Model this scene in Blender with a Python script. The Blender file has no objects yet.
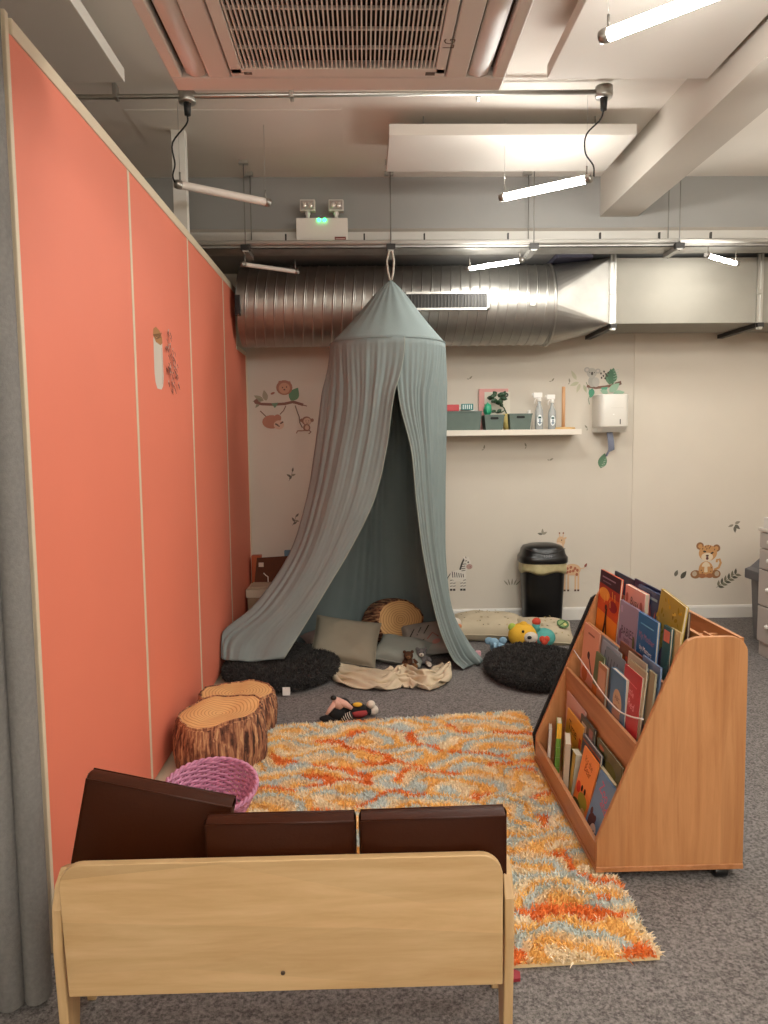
import bpy, math, random
import numpy as np
from mathutils import Matrix, Vector

random.seed(7)
rng = np.random.default_rng(11)
SC = bpy.context.scene
COL = SC.collection
PI = math.pi
R = math.radians

# ------------------------------------------------------------------ camera, world, exposure
cam_d = bpy.data.cameras.new('camera')
cam = bpy.data.objects.new('camera', cam_d)
COL.objects.link(cam)
cam_d.sensor_fit = 'VERTICAL'
cam_d.sensor_height = 36.0
cam_d.lens = 760.0 / 1024 * 36.0
cam_d.clip_start = 0.05
P_, Y_, R_ = R(5.2), R(1.44), R(0.65)
fwd = Vector((math.sin(Y_) * math.cos(P_), math.cos(Y_) * math.cos(P_), -math.sin(P_)))
rgt = Vector((math.cos(Y_), -math.sin(Y_), 0))
dwn = fwd.cross(rgt)
r2 = rgt * math.cos(R_) + dwn * math.sin(R_)
d2 = dwn * math.cos(R_) - rgt * math.sin(R_)
M = Matrix((r2, -d2, -fwd)).transposed().to_4x4()
M.translation = (0, 0, 1.5)
cam.matrix_world = M
SC.camera = cam
w = bpy.data.worlds.new('room_world')
SC.world = w
w.use_nodes = True
w.node_tree.nodes['Background'].inputs[0].default_value = (1.0, .9, .8, 1)
w.node_tree.nodes['Background'].inputs[1].default_value = 0.05
SC.view_settings.view_transform = 'Standard'
SC.view_settings.look = 'None'
SC.view_settings.gamma = 1
SC.view_settings.use_curve_mapping = False
SC.view_settings.exposure = 0.0
SC.cycles.use_denoising = True
SC.cycles.max_bounces = 8
SC.cycles.diffuse_bounces = 5
SC.cycles.sample_clamp_indirect = 6
LAMP_E = 172.0           # emission of every lit LED tube
LAMP_C = (1.0, .985, .93)


# ------------------------------------------------------------------ helpers: materials
def lin(h):
    if isinstance(h, str):
        h = h.lstrip('#')
        c = [int(h[i:i + 2], 16) / 255 for i in (0, 2, 4)]
    else:
        c = [v / 255 for v in h]
    return tuple((v / 12.92 if v <= .04045 else ((v + .055) / 1.055) ** 2.4) for v in c)


MATS = {}


def mat(name, col, rough=.6, metal=0., noise=0., nscale=8., bump=0., bscale=60., spec=.5, sub=0., trans=0., stretch=None, coat=0.):
    if name in MATS:
        return MATS[name]
    m = bpy.data.materials.new(name)
    m.use_nodes = True
    nt = m.node_tree
    b = nt.nodes['Principled BSDF']
    c = lin(col) if not (isinstance(col, tuple) and len(col) == 3 and max(col) <= 1.0) else col
    b.inputs['Base Color'].default_value = (*c, 1)
    b.inputs['Roughness'].default_value = rough
    b.inputs['Metallic'].default_value = metal
    b.inputs['Specular IOR Level'].default_value = spec
    if trans:
        b.inputs['Transmission Weight'].default_value = trans
    if coat:
        b.inputs['Coat Weight'].default_value = coat
    tc = None
    if noise or bump:
        tc = nt.nodes.new('ShaderNodeTexCoord')
        mp = nt.nodes.new('ShaderNodeMapping')
        nt.links.new(tc.outputs['Object'], mp.inputs[0])
        if stretch:
            mp.inputs['Scale'].default_value = stretch
    if noise:
        n = nt.nodes.new('ShaderNodeTexNoise')
        n.inputs['Scale'].default_value = nscale
        n.inputs['Detail'].default_value = 5
        nt.links.new(mp.outputs[0], n.inputs[0])
        r = nt.nodes.new('ShaderNodeValToRGB')
        r.color_ramp.elements[0].position = .3
        r.color_ramp.elements[1].position = .7
        r.color_ramp.elements[0].color = (*[v * (1 - noise) for v in c], 1)
        r.color_ramp.elements[1].color = (*[min(1, v * (1 + noise)) for v in c], 1)
        nt.links.new(n.outputs[0], r.inputs[0])
        nt.links.new(r.outputs[0], b.inputs['Base Color'])
    if bump:
        n = nt.nodes.new('ShaderNodeTexNoise')
        n.inputs['Scale'].default_value = bscale
        n.inputs['Detail'].default_value = 4
        nt.links.new(mp.outputs[0], n.inputs[0])
        bp = nt.nodes.new('ShaderNodeBump')
        bp.inputs['Strength'].default_value = bump
        bp.inputs['Distance'].default_value = .01
        nt.links.new(n.outputs[0], bp.inputs['Height'])
        nt.links.new(bp.outputs[0], b.inputs['Normal'])
    MATS[name] = m
    return m


def wood(name, c1, c2, scale, rough=.45, cross=None):
    """grain stretched along the axis whose mapping scale is small"""
    m = bpy.data.materials.new(name)
    m.use_nodes = True
    nt = m.node_tree
    b = nt.nodes['Principled BSDF']
    b.inputs['Roughness'].default_value = rough
    tc = nt.nodes.new('ShaderNodeTexCoord')
    mp = nt.nodes.new('ShaderNodeMapping')
    mp.inputs['Scale'].default_value = scale
    nt.links.new(tc.outputs['Object'], mp.inputs[0])
    n = nt.nodes.new('ShaderNodeTexNoise')
    n.inputs['Scale'].default_value = 1.0
    n.inputs['Detail'].default_value = 8
    n.inputs['Roughness'].default_value = .62
    n.inputs['Distortion'].default_value = .35
    nt.links.new(mp.outputs[0], n.inputs[0])
    r = nt.nodes.new('ShaderNodeValToRGB')
    r.color_ramp.elements[0].position = .32
    r.color_ramp.elements[1].position = .66
    r.color_ramp.elements[0].color = (*lin(c1), 1)
    r.color_ramp.elements[1].color = (*lin(c2), 1)
    nt.links.new(n.outputs[0], r.inputs[0])
    last = r.outputs[0]
    # broad staves of slightly different tone
    mp2 = nt.nodes.new('ShaderNodeMapping')
    mp2.inputs['Scale'].default_value = [s * .16 for s in scale] if cross is None else cross
    nt.links.new(tc.outputs['Object'], mp2.inputs[0])
    n2 = nt.nodes.new('ShaderNodeTexVoronoi')
    n2.inputs['Scale'].default_value = 1.0
    nt.links.new(mp2.outputs[0], n2.inputs[0])
    sep = nt.nodes.new('ShaderNodeSeparateColor')
    nt.links.new(n2.outputs['Color'], sep.inputs[0])
    mr = nt.nodes.new('ShaderNodeMapRange')
    mr.inputs[3].default_value = .9
    mr.inputs[4].default_value = 1.08
    nt.links.new(sep.outputs[0], mr.inputs[0])
    mx = nt.nodes.new('ShaderNodeMix')
    mx.data_type = 'RGBA'
    mx.blend_type = 'MULTIPLY'
    mx.inputs[0].default_value = 1
    nt.links.new(last, mx.inputs[6])
    nt.links.new(mr.outputs[0], mx.inputs[7])
    nt.links.new(mx.outputs[2], b.inputs['Base Color'])
    MATS[name] = m
    return m


def attr_mat(name, rough=.9, spec=.2):
    m = bpy.data.materials.new(name)
    m.use_nodes = True
    nt = m.node_tree
    b = nt.nodes['Principled BSDF']
    b.inputs['Roughness'].default_value = rough
    b.inputs['Specular IOR Level'].default_value = spec
    a = nt.nodes.new('ShaderNodeAttribute')
    a.attribute_name = 'col'
    nt.links.new(a.outputs['Color'], b.inputs['Base Color'])
    return m


def emit(name, col, s):
    m = bpy.data.materials.new(name)
    m.use_nodes = True
    nt = m.node_tree
    b = nt.nodes['Principled BSDF']
    b.inputs['Base Color'].default_value = (*col, 1)
    b.inputs['Emission Color'].default_value = (*col, 1)
    b.inputs['Emission Strength'].default_value = s
    return m


def paint(hexc, rough=.65):
    return mat('print_' + hexc.lstrip('#'), hexc, rough, spec=.3)


# ------------------------------------------------------------------ helpers: geometry
def nrm(v):
    v = np.asarray(v, float)
    return v / (np.linalg.norm(v) + 1e-12)


class MB:
    def __init__(self):
        self.v, self.f, self.m, self.s = [], [], [], []

    def add(self, vs, fs, m=0, smooth=False):
        o = len(self.v)
        self.v.extend([tuple(map(float, p)) for p in vs])
        for f in fs:
            self.f.append([i + o for i in f])
            self.m.append(m)
            self.s.append(smooth)
        return self

    def box(self, x0, x1, y0, y1, z0, z1, m=0):
        vs = [(x, y, z) for z in (z0, z1) for y in (y0, y1) for x in (x0, x1)]
        return self.add(vs, [(0, 2, 3, 1), (4, 5, 7, 6), (0, 1, 5, 4), (2, 6, 7, 3), (0, 4, 6, 2), (1, 3, 7, 5)], m)

    def obox(self, c, size, axes, m=0):
        c = np.array(c, float)
        ax = [np.array(a, float) for a in axes]
        vs = [c + ax[0] * size[0] / 2 * sx + ax[1] * size[1] / 2 * sy + ax[2] * size[2] / 2 * sz for sz in (-1, 1) for sy in (-1, 1) for sx in (-1, 1)]
        return self.add(vs, [(0, 2, 3, 1), (4, 5, 7, 6), (0, 1, 5, 4), (2, 6, 7, 3), (0, 4, 6, 2), (1, 3, 7, 5)], m)

    def tube(self, pts, r, n=8, closed=False, m=0, caps=True, smooth=True):
        pts = [np.array(p, float) for p in pts]
        N = len(pts)
        rr = r if hasattr(r, '__len__') else [r] * N
        prev = None
        vs = []
        for i, p in enumerate(pts):
            a = pts[(i - 1) % N] if (closed or i > 0) else p
            b = pts[(i + 1) % N] if (closed or i < N - 1) else p
            t = nrm(b - a)
            if prev is None:
                u = np.cross(t, (0, 0, 1.))
                if np.linalg.norm(u) < 1e-3:
                    u = np.cross(t, (1., 0, 0))
                u = nrm(u)
            else:
                u = nrm(prev - t * np.dot(prev, t))
            prev = u
            wv = np.cross(t, u)
            for k in range(n):
                a_ = 2 * PI * k / n
                vs.append(p + rr[i] * (u * math.cos(a_) + wv * math.sin(a_)))
        fs = []
        for i in range(N if closed else N - 1):
            j = (i + 1) % N
            for k in range(n):
                k2 = (k + 1) % n
                fs.append((i * n + k, i * n + k2, j * n + k2, j * n + k))
        self.add(vs, fs, m, smooth)
        if caps and not closed:
            o = len(self.v) - len(vs)
            self.f.append([o + k for k in range(n)][::-1]); self.m.append(m); self.s.append(False)
            self.f.append([o + (N - 1) * n + k for k in range(n)]); self.m.append(m); self.s.append(False)
        return self

    def cyl(self, p0, p1, r, n=16, m=0):
        return self.tube([p0, p1], r, n, m=m)

    def lathe(self, prof, c=(0, 0, 0), n=32, m=0, axes=None, sx=1., sy=1., fn=None, smooth=True):
        ax = axes or ((1, 0, 0), (0, 1, 0), (0, 0, 1))
        ax = [np.array(a, float) for a in ax]
        c = np.array(c, float)
        vs = []
        for (r, z) in prof:
            for k in range(n):
                a = 2 * PI * k / n
                q = fn(r, z, a) if fn else (r, z)
                vs.append(c + ax[0] * q[0] * math.cos(a) * sx + ax[1] * q[0] * math.sin(a) * sy + ax[2] * q[1])
        fs = []
        for i in range(len(prof) - 1):
            for k in range(n):
                k2 = (k + 1) % n
                fs.append((i * n + k, i * n + k2, (i + 1) * n + k2, (i + 1) * n + k))
        return self.add(vs, fs, m, smooth)

    def ell(self, c, rad, axes=None, nu=20, nv=12, m=0, fn=None):
        ax = axes or ((1, 0, 0), (0, 1, 0), (0, 0, 1))
        ax = [np.array(a, float) for a in ax]
        c = np.array(c, float)
        vs = []
        for i in range(nv + 1):
            t = -PI / 2 + PI * i / nv
            for k in range(nu):
                a = 2 * PI * k / nu
                d = np.array((math.cos(t) * math.cos(a), math.cos(t) * math.sin(a), math.sin(t)))
                s = fn(d) if fn else 1.
                vs.append(c + s * sum(ax[j] * d[j] * rad[j] for j in range(3)))
        fs = [(i * nu + k, i * nu + (k + 1) % nu, (i + 1) * nu + (k + 1) % nu, (i + 1) * nu + k) for i in range(nv) for k in range(nu)]
        return self.add(vs, fs, m, True)

    def prism(self, outline, o, ux, uy, th, m=0, smooth_side=False):
        """2D outline in plane (o, ux, uy), extruded by th along ux x uy"""
        o = np.array(o, float); ux = np.array(ux, float); uy = np.array(uy, float)
        n = np.cross(ux, uy)
        N = len(outline)
        vs = [o + ux * a + uy * b for a, b in outline] + [o + ux * a + uy * b + n * th for a, b in outline]
        self.add(vs, [tuple(range(N))[::-1], tuple(range(N, 2 * N))], m)
        b0 = len(self.v) - 2 * N
        for i in range(N):
            j = (i + 1) % N
            self.f.append([b0 + i, b0 + j, b0 + N + j, b0 + N + i]); self.m.append(m); self.s.append(smooth_side)
        return self

    def grid(self, G, m=0, cu=False, cv=False, smooth=True):
        G = np.asarray(G, float)
        a, b = G.shape[:2]
        fs = []
        for i in range(a if cu else a - 1):
            for j in range(b if cv else b - 1):
                i2, j2 = (i + 1) % a, (j + 1) % b
                fs.append((i * b + j, i2 * b + j, i2 * b + j2, i * b + j2))
        return self.add(G.reshape(-1, 3), fs, m, smooth)

    def build(self, name, mats, parent=None, world=True, bevel=0., subsurf=0, solid=0., kind=None):
        if not isinstance(mats, (list, tuple)):
            mats = [mats]
        me = bpy.data.meshes.new(name)
        V = np.array(self.v)
        ob = bpy.data.objects.new(name, me)
        if parent is not None:
            if world:
                Mi = np.array(WM[parent.name].inverted())
                V = V @ Mi[:3, :3].T + Mi[:3, 3]
        elif world:
            lo, hi = V.min(0), V.max(0)
            c = np.array(((lo[0] + hi[0]) / 2, (lo[1] + hi[1]) / 2, lo[2]))
            V = V - c
            ob.location = c
        me.from_pydata(V.tolist(), [], self.f)
        for mm in mats:
            me.materials.append(mm)
        me.polygons.foreach_set('material_index', self.m)
        me.polygons.foreach_set('use_smooth', self.s)
        me.update()
        COL.objects.link(ob)
        if parent is not None:
            ob.parent = parent
            WM[ob.name] = WM[parent.name].copy()
        else:
            WM[ob.name] = Matrix.Translation(ob.location)
        if bevel:
            md = ob.modifiers.new('bevel', 'BEVEL')
            md.width = bevel; md.segments = 3; md.limit_method = 'ANGLE'; md.angle_limit = R(40)
            md.harden_normals = False
        if subsurf:
            md = ob.modifiers.new('sub', 'SUBSURF')
            md.levels = subsurf; md.render_levels = subsurf
        if solid:
            md = ob.modifiers.new('solid', 'SOLIDIFY')
            md.thickness = solid; md.offset = 0
        if kind:
            ob['kind'] = kind
        return ob


WM = {}


def tag(o, label=None, cat=None, group=None, kind=None):
    for k, v in (('label', label), ('category', cat), ('group', group), ('kind', kind)):
        if v:
            o[k] = v
    return o


def thing(name, label=None, cat=None, loc=(0, 0, 0), rot=(0, 0, 0), group=None, kind=None, matrix=None):
    o = bpy.data.objects.new(name, None)
    o.empty_display_size = .05
    COL.objects.link(o)
    if matrix is not None:
        o.matrix_world = matrix
        WM[o.name] = matrix.copy()
    else:
        o.location = loc
        o.rotation_euler = rot
        from mathutils import Euler
        WM[o.name] = Matrix.Translation(loc) @ Euler(rot).to_matrix().to_4x4()
    return tag(o, label, cat, group, kind)


def dup(root, matrix, label=None, group=None):
    c = root.copy(); COL.objects.link(c)
    c.matrix_world = matrix
    if label: c['label'] = label
    if group: c['group'] = group
    for ch in list(root.children):
        d = ch.copy(); COL.objects.link(d); d.parent = c
        for g in ch.children:
            e = g.copy(); COL.objects.link(e); e.parent = d
    return c


def axes_matrix(loc, x, y, z):
    m = Matrix((Vector(x), Vector(y), Vector(z))).transposed().to_4x4()
    m.translation = loc
    return m


_TXT = {}


def text_geo(s, bold=False):
    if s in _TXT:
        return _TXT[s]
    cu = bpy.data.curves.new('lettering', 'FONT')
    cu.body = s; cu.size = 1.0; cu.resolution_u = 2; cu.align_x = 'CENTER'
    ob = bpy.data.objects.new('lettering', cu)
    COL.objects.link(ob)
    dg = bpy.context.evaluated_depsgraph_get()
    me = bpy.data.meshes.new_from_object(ob.evaluated_get(dg))
    vs = [(v.co.x, v.co.y) for v in me.vertices]
    fs = [list(p.vertices) for p in me.polygons]
    bpy.data.objects.remove(ob); bpy.data.meshes.remove(me); bpy.data.curves.remove(cu)
    _TXT[s] = (vs, fs)
    return _TXT[s]


def bright(c, g):
    c = c.lstrip('#')
    return '#' + ''.join('%02x' % min(255, int(int(c[i * 2:i * 2 + 2], 16) * g)) for i in range(3))


class Deco:
    """flat coloured print in the plane (o, ux, uy); each shape lies a hair above the one before"""
    def __init__(self, mb, mats, o, ux, uy, start=1, step=.00025):
        self.mb, self.mats = mb, mats
        self.o, self.ux, self.uy = (np.array(a, float) for a in (o, ux, uy))
        self.n = np.cross(self.ux, self.uy)
        self.k = start; self.step = step

    fade = 0.
    gain = 1.

    def _mi(self, c):
        if self.fade:
            c = c.lstrip('#'); w_ = (206, 192, 176)
            c = '#' + ''.join('%02x' % int(int(c[i * 2:i * 2 + 2], 16) * (1 - self.fade) + w_[i] * self.fade) for i in range(3))
        if self.gain != 1:
            c = bright(c, self.gain)
        m = paint(c)
        if m not in self.mats:
            self.mats.append(m)
        return self.mats.index(m)

    def _p(self, a, b):
        return self.o + self.ux * a + self.uy * b + self.n * self.step * self.k

    def poly(self, pts, c):
        self.mb.add([self._p(a, b) for a, b in pts], [tuple(range(len(pts)))], self._mi(c)); self.k += 1
        return self

    def rect(self, a0, b0, a1, b1, c):
        return self.poly([(a0, b0), (a1, b0), (a1, b1), (a0, b1)], c)

    def ell(self, a, b, ra, rb, c, rot=0., n=18):
        cr, sr = math.cos(R(rot)), math.sin(R(rot))
        return self.poly([(a + ra * math.cos(t) * cr - rb * math.sin(t) * sr, b + ra * math.cos(t) * sr + rb * math.sin(t) * cr) for t in [2 * PI * i / n for i in range(n)]], c)

    def leaf(self, a, b, L, wd, rot, c):
        n = 7
        up = [(L * i / n, wd / 2 * math.sin(PI * (i / n) ** .8)) for i in range(n + 1)]
        lo = [(x, -y) for x, y in up[1:-1]][::-1]
        cr, sr = math.cos(R(rot)), math.sin(R(rot))
        return self.poly([(a + x * cr - y * sr, b + x * sr + y * cr) for x, y in up + lo], c)

    def stroke(self, pts, wd, c):
        pts = [np.array(p, float) for p in pts]
        L_, R__ = [], []
        for i, p in enumerate(pts):
            t = nrm(pts[min(i + 1, len(pts) - 1)] - pts[max(i - 1, 0)])
            nn = np.array((-t[1], t[0])) * wd / 2
            L_.append(tuple(p + nn)); R__.append(tuple(p - nn))
        vs = [self._p(a, b) for a, b in L_ + R__]
        N = len(pts)
        self.mb.add(vs, [(i, N + i, N + i + 1, i + 1) for i in range(N - 1)], self._mi(c)); self.k += 1
        return self

    def arc(self, a, b, r, t0, t1, wd, c, n=14):
        return self.stroke([(a + r * math.cos(R(t0 + (t1 - t0) * i / n)), b + r * math.sin(R(t0 + (t1 - t0) * i / n))) for i in range(n + 1)], wd, c)

    def text(self, s, a, b, size, c, rot=0., sx=1.):
        vs, fs = text_geo(s)
        cr, sr = math.cos(R(rot)), math.sin(R(rot))
        self.mb.add([self._p(a + (x * sx * cr - y * sr) * size, b + (x * sx * sr + y * cr) * size) for x, y in vs], fs, self._mi(c)); self.k += 1
        return self


def cr(P, t):
    """Catmull-Rom through array P (n, d) at t in [0, 1] (array)"""
    P = np.asarray(P, float)
    n = len(P)
    Q = np.vstack([2 * P[0] - P[1], P, 2 * P[-1] - P[-2]])
    x = np.clip(np.asarray(t, float), 0, 1) * (n - 1)
    i = np.minimum(x.astype(int), n - 2)
    f = (x - i)[:, None]
    p0, p1, p2, p3 = Q[i], Q[i + 1], Q[i + 2], Q[i + 3]
    return .5 * (2 * p1 + (p2 - p0) * f + (2 * p0 - 5 * p1 + 4 * p2 - p3) * f * f + (3 * p1 - p0 - 3 * p2 + p3) * f ** 3)


def sn(x, y, seed=0):
    """smooth pseudo noise"""
    s = seed * 12.9898
    return (np.sin(1.7 * x + 2.3 * y + s) + np.sin(-2.9 * x + 1.3 * y + 1.7 * s + 1.1) + np.sin(3.7 * x + 4.1 * y - s) * .6 + np.sin(5.3 * y - 4.9 * x + 2.2 * s) * .5) / 3.1


def fur_mesh(name, P, Nn, length, width, colors, material, parent, spread=.5, droop=.3, lay=None):
    """many single bent blades of pile as one mesh with a colour per blade"""
    n = len(P)
    d = Nn + rng.normal(0, spread, (n, 3))
    if lay is not None:
        d = d + lay
    d /= np.linalg.norm(d, axis=1)[:, None]
    side = np.cross(d, rng.normal(0, 1, (n, 3)))
    side /= np.linalg.norm(side, axis=1)[:, None]
    L = length * rng.uniform(.7, 1.25, n)[:, None]
    mid = P + d * L * .55
    d2 = d + np.array((0, 0, -droop))
    tip = mid + d2 / np.linalg.norm(d2, axis=1)[:, None] * L * .5
    wv = side * width / 2
    V = np.stack([P - wv, P + wv, mid + wv * .8, mid - wv * .8, tip], 1).reshape(-1, 3)
    Mi = np.array(WM[parent.name].inverted())
    V = V @ Mi[:3, :3].T + Mi[:3, 3]
    b = np.arange(n)[:, None] * 5
    quads = b + np.array((0, 1, 2, 3)); tris = b + np.array((3, 2, 4))
    me = bpy.data.meshes.new(name)
    me.vertices.add(len(V)); me.vertices.foreach_set('co', V.ravel())
    loops = np.concatenate([quads, tris], 1).ravel()
    me.loops.add(len(loops)); me.loops.foreach_set('vertex_index', loops.astype(np.int32))
    st = np.stack([np.arange(n) * 7, np.arange(n) * 7 + 4], 1).ravel()
    me.polygons.add(2 * n)
    me.polygons.foreach_set('loop_start', st.astype(np.int32))
    me.update(calc_edges=True)
    me.validate()
    at = me.attributes.new('col', 'FLOAT_COLOR', 'POINT')
    cc = np.repeat(np.concatenate([colors, np.ones((n, 1))], 1), 5, 0)
    at.data.foreach_set('color', cc.ravel().astype(np.float32))
    me.materials.append(material)
    ob = bpy.data.objects.new(name, me)
    COL.objects.link(ob); ob.parent = parent
    ob['kind'] = 'stuff'
    return ob


def sample_grid(G, n, keep=None):
    """random points and normals on a grid surface"""
    G = np.asarray(G, float)
    a, b = G.shape[:2]
    p00, p10, p01, p11 = G[:-1, :-1], G[1:, :-1], G[:-1, 1:], G[1:, 1:]
    nn = np.cross(p10 - p00, p01 - p00)
    ar = np.linalg.norm(nn, axis=2).ravel()
    idx = rng.choice(len(ar), n, p=ar / ar.sum())
    i, j = idx // (b - 1), idx % (b - 1)
    u, v = rng.random(n)[:, None], rng.random(n)[:, None]
    P = p00[i, j] * (1 - u) * (1 - v) + p10[i, j] * u * (1 - v) + p01[i, j] * (1 - u) * v + p11[i, j] * u * v
    N = nn[i, j]
    N = N / (np.linalg.norm(N, axis=1)[:, None] + 1e-12)
    return P, N


# ------------------------------------------------------------------ common materials
M_wall = mat('wall_paint', '#cfc6b8', .75, noise=.015, nscale=3, bump=.05, bscale=120)
M_ceil = mat('ceiling_paint', '#dfd8ce', .8, noise=.03, nscale=2, bump=.08, bscale=20)
M_grey = mat('bulkhead_paint', '#8f8d89', .7, noise=.03, nscale=3, bump=.05, bscale=30)
M_white = mat('white_gloss', '#dcd8d0', .4)
M_raft = mat('raft_white', '#d0cac1', .8)
M_orange = mat('orange_panel', '#e27c62', .62, noise=.02, nscale=2, bump=.04, bscale=300)
M_cream = mat('cream_trim', '#d8c8ae', .5)
M_steel = mat('steel', '#b8b6b0', .35, 1.)
M_dark = mat('dark_metal', '#2e2c2a', .5, .3)
M_black = mat('black_plastic', '#0c0c0d', .35)
M_cable = mat('cable_black', '#141312', .6)

# carpet: speckled grey loop pile
M_carpet = bpy.data.materials.new('carpet'); M_carpet.use_nodes = True
_nt = M_carpet.node_tree; _b = _nt.nodes['Principled BSDF']; _b.inputs['Roughness'].default_value = .95; _b.inputs['Specular IOR Level'].default_value = .1
_tc = _nt.nodes.new('ShaderNodeTexCoord')
_n = _nt.nodes.new('ShaderNodeTexNoise'); _n.inputs['Scale'].default_value = 105; _n.inputs['Detail'].default_value = 3; _n.inputs['Roughness'].default_value = .7
_nt.links.new(_tc.outputs['Object'], _n.inputs[0])
_r = _nt.nodes.new('ShaderNodeValToRGB'); _r.color_ramp.elements[0].position = .34; _r.color_ramp.elements[1].position = .68
_r.color_ramp.elements[0].color = (*lin('#4e4a48'), 1); _r.color_ramp.elements[1].color = (*lin('#928c89'), 1)
_nt.links.new(_n.outputs[0], _r.inputs[0]); _nt.links.new(_r.outputs[0], _b.inputs['Base Color'])
_bp = _nt.nodes.new('ShaderNodeBump'); _bp.inputs['Strength'].default_value = .6; _bp.inputs['Distance'].default_value = .01
_nt.links.new(_n.outputs[0], _bp.inputs['Height']); _nt.links.new(_bp.outputs[0], _b.inputs['Normal'])

# ================================================================== STRUCTURE
YW = 6.25      # back wall
ZC = 3.35      # ceiling


def struct(name, mb, m, **k):
    o = mb.build(name, m, **k); o['kind'] = 'structure'; return o


struct('floor', MB().box(-3.1, 3.5, -2.6, 6.35, -.1, 0), M_carpet)
struct('ceiling', MB().box(-3.1, 3.5, -2.6, 5.5, ZC, ZC + .1), M_ceil)
wb = thing('wall_back', loc=(0, YW, 0), kind='structure')
MB().box(-3.1, 2.22, YW, YW + .1, 0, ZC).build('plaster', M_wall, wb)
MB().box(2.22, 3.5, YW - .008, YW + .1, 0, ZC).build('plaster', mat('wall_paint_warm', '#d4cabb', .75, noise=.015, nscale=3, bump=.05, bscale=120), wb)
struct('wall_right', MB().box(3.4, 3.5, -2.6, YW, 0, ZC), M_wall)
struct('wall_front', MB().box(-3.1, 3.5, -2.6, -2.5, 0, ZC), M_wall)
struct('wall_far_left', MB().box(-3.1, -3.0, -2.5, YW, 0, ZC), M_wall)
struct('bulkhead', MB().box(-3.0, 3.4, 5.5, YW, 2.86, ZC + .1), M_grey)
struct('beam', MB().box(1.69, 1.955, -2.5, 5.5, 3.075, ZC), mat('beam_paint', '#bab3a8', .8, noise=.03, nscale=2, bump=.08, bscale=20))
bb = thing('baseboard_back', loc=(0, YW, 0), kind='structure')


def strip_x(x0, x1, y, parent):
    prof = [(0, 0), (-.018, 0), (-.018, .09), (-.012, .103), (0, .107)]
    vs = [(x, y + a, b) for x in (x0, x1) for a, b in prof]
    n = 5
    MB().add(vs, [tuple(range(n)), tuple(range(n, 2 * n))[::-1]] + [(i, n + i, n + (i + 1) % n, (i + 1) % n) for i in range(n)]).build('skirting', M_white, parent)


strip_x(-3.0, 2.2, YW, bb)
strip_x(2.2, 3.4, YW - .008, bb)

# ---- orange partition on the left: panels between cream strips
XP = -.944
pt = thing('wall_left', loc=(XP, 4.2, 0), kind='structure')
seams = [2.172, 3.225, 4.265, 5.3, 6.25]
for i in range(4):
    y0, y1 = seams[i] + .013, seams[i + 1] - .013
    if i < 3:
        MB().box(XP - .04, XP, y0, y1, .03, 2.615).build('panel', M_orange, pt, bevel=.002)
    else:
        MB().prism([(y0, .03), (y1, .03), (y1, 2.21), (5.8, 2.21), (5.8, 2.615), (y0, 2.615)], (XP - .04, 0, 0), (0, 1, 0), (0, 0, 1), .04).build('panel', M_orange, pt)
for y in seams[1:4]:
    MB().box(XP - .04, XP + .001, y - .013, y + .013, .03, 2.615).build('joint_strip', M_cream, pt)
MB().box(XP - .045, XP + .005, 2.155, 2.177, 0, 2.66).build('end_post', M_cream, pt, bevel=.003)
MB().box(XP - .045, XP + .004, 2.2, 5.806, 2.615, 2.66).build('top_rail', M_cream, pt, bevel=.003)
MB().box(XP - .045, XP + .004, 5.79, 5.82, 2.21, 2.66).build('top_rail', M_cream, pt)
MB().box(XP - .045, XP + .004, 5.8, 6.25, 2.21, 2.24).build('top_rail', M_cream, pt)
struct('trim_2', MB().box(XP - .045, XP + .075, 2.2, 6.2, 0, .004), M_cream)
MB().box(XP - .005, XP + .008, 6.222, 6.25, .03, 2.21).build('joint_strip', M_cream, pt)
tag(MB().box(-1.11, -1.03, 4.68, 4.74, 0, ZC).build('channel_post', M_white, bevel=.004), 'white vertical channel post rising to the ceiling behind the orange partition', 'post')

# ================================================================== OVERHEAD
# ---- acoustic rafts under the ceiling
def raft(name, x0, x1, y0, y1, label):
    t = thing(name, label, 'ceiling panel', ((x0 + x1) / 2, (y0 + y1) / 2, 3.2), group='acoustic rafts under the ceiling')
    MB().box(x0, x1, y0, y1, 3.2, 3.262).build('raft_board', M_raft, t, bevel=.003)
    for x in (x0 + .2, x1 - .2):
        for y in (y0 + .12, y1 - .12):
            MB().cyl((x, y, 3.262), (x, y, ZC), .004, 6).build('hanger', M_steel, t)


raft('acoustic_raft', .163, 1.55, 4.39, 4.96, 'white rectangular ceiling raft hanging above the middle tube light')
raft('acoustic_raft', .885, 1.65, 2.2, 3.73, 'white ceiling raft to the right of the air conditioner')
raft('acoustic_raft', -2.6, -1.10, 2.0, 3.77, 'white ceiling raft above the orange partition top rail')

# ---- patched square on the ceiling
pa = thing('trim_1', loc=(-.9, 4.4, ZC), kind='structure')
MB().box(-1.3, -.1, 4.42, 4.95, ZC - .003, ZC).build('patch_board', M_ceil, pa)

# ---- cassette air conditioner
ZA = 2.6
M_ac = mat('ac_plastic', '#ece8e4', .5)
M_acd = mat('ac_shadow', '#6b625c', .7)
M_filter = mat('ac_filter', '#3a3530', .9, noise=.5, nscale=30)
ac = thing('air_conditioner', 'large white cassette air conditioner with slatted intake grille, hung near the ceiling', 'air conditioner', (-.06, 2.0, ZA))
ax0, ax1, ay0, ay1 = -.565, .443, 1.49, 2.495
gx0, gx1, gy0, gy1 = -.345, .226, 1.66, 2.345
fr = MB()
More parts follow.
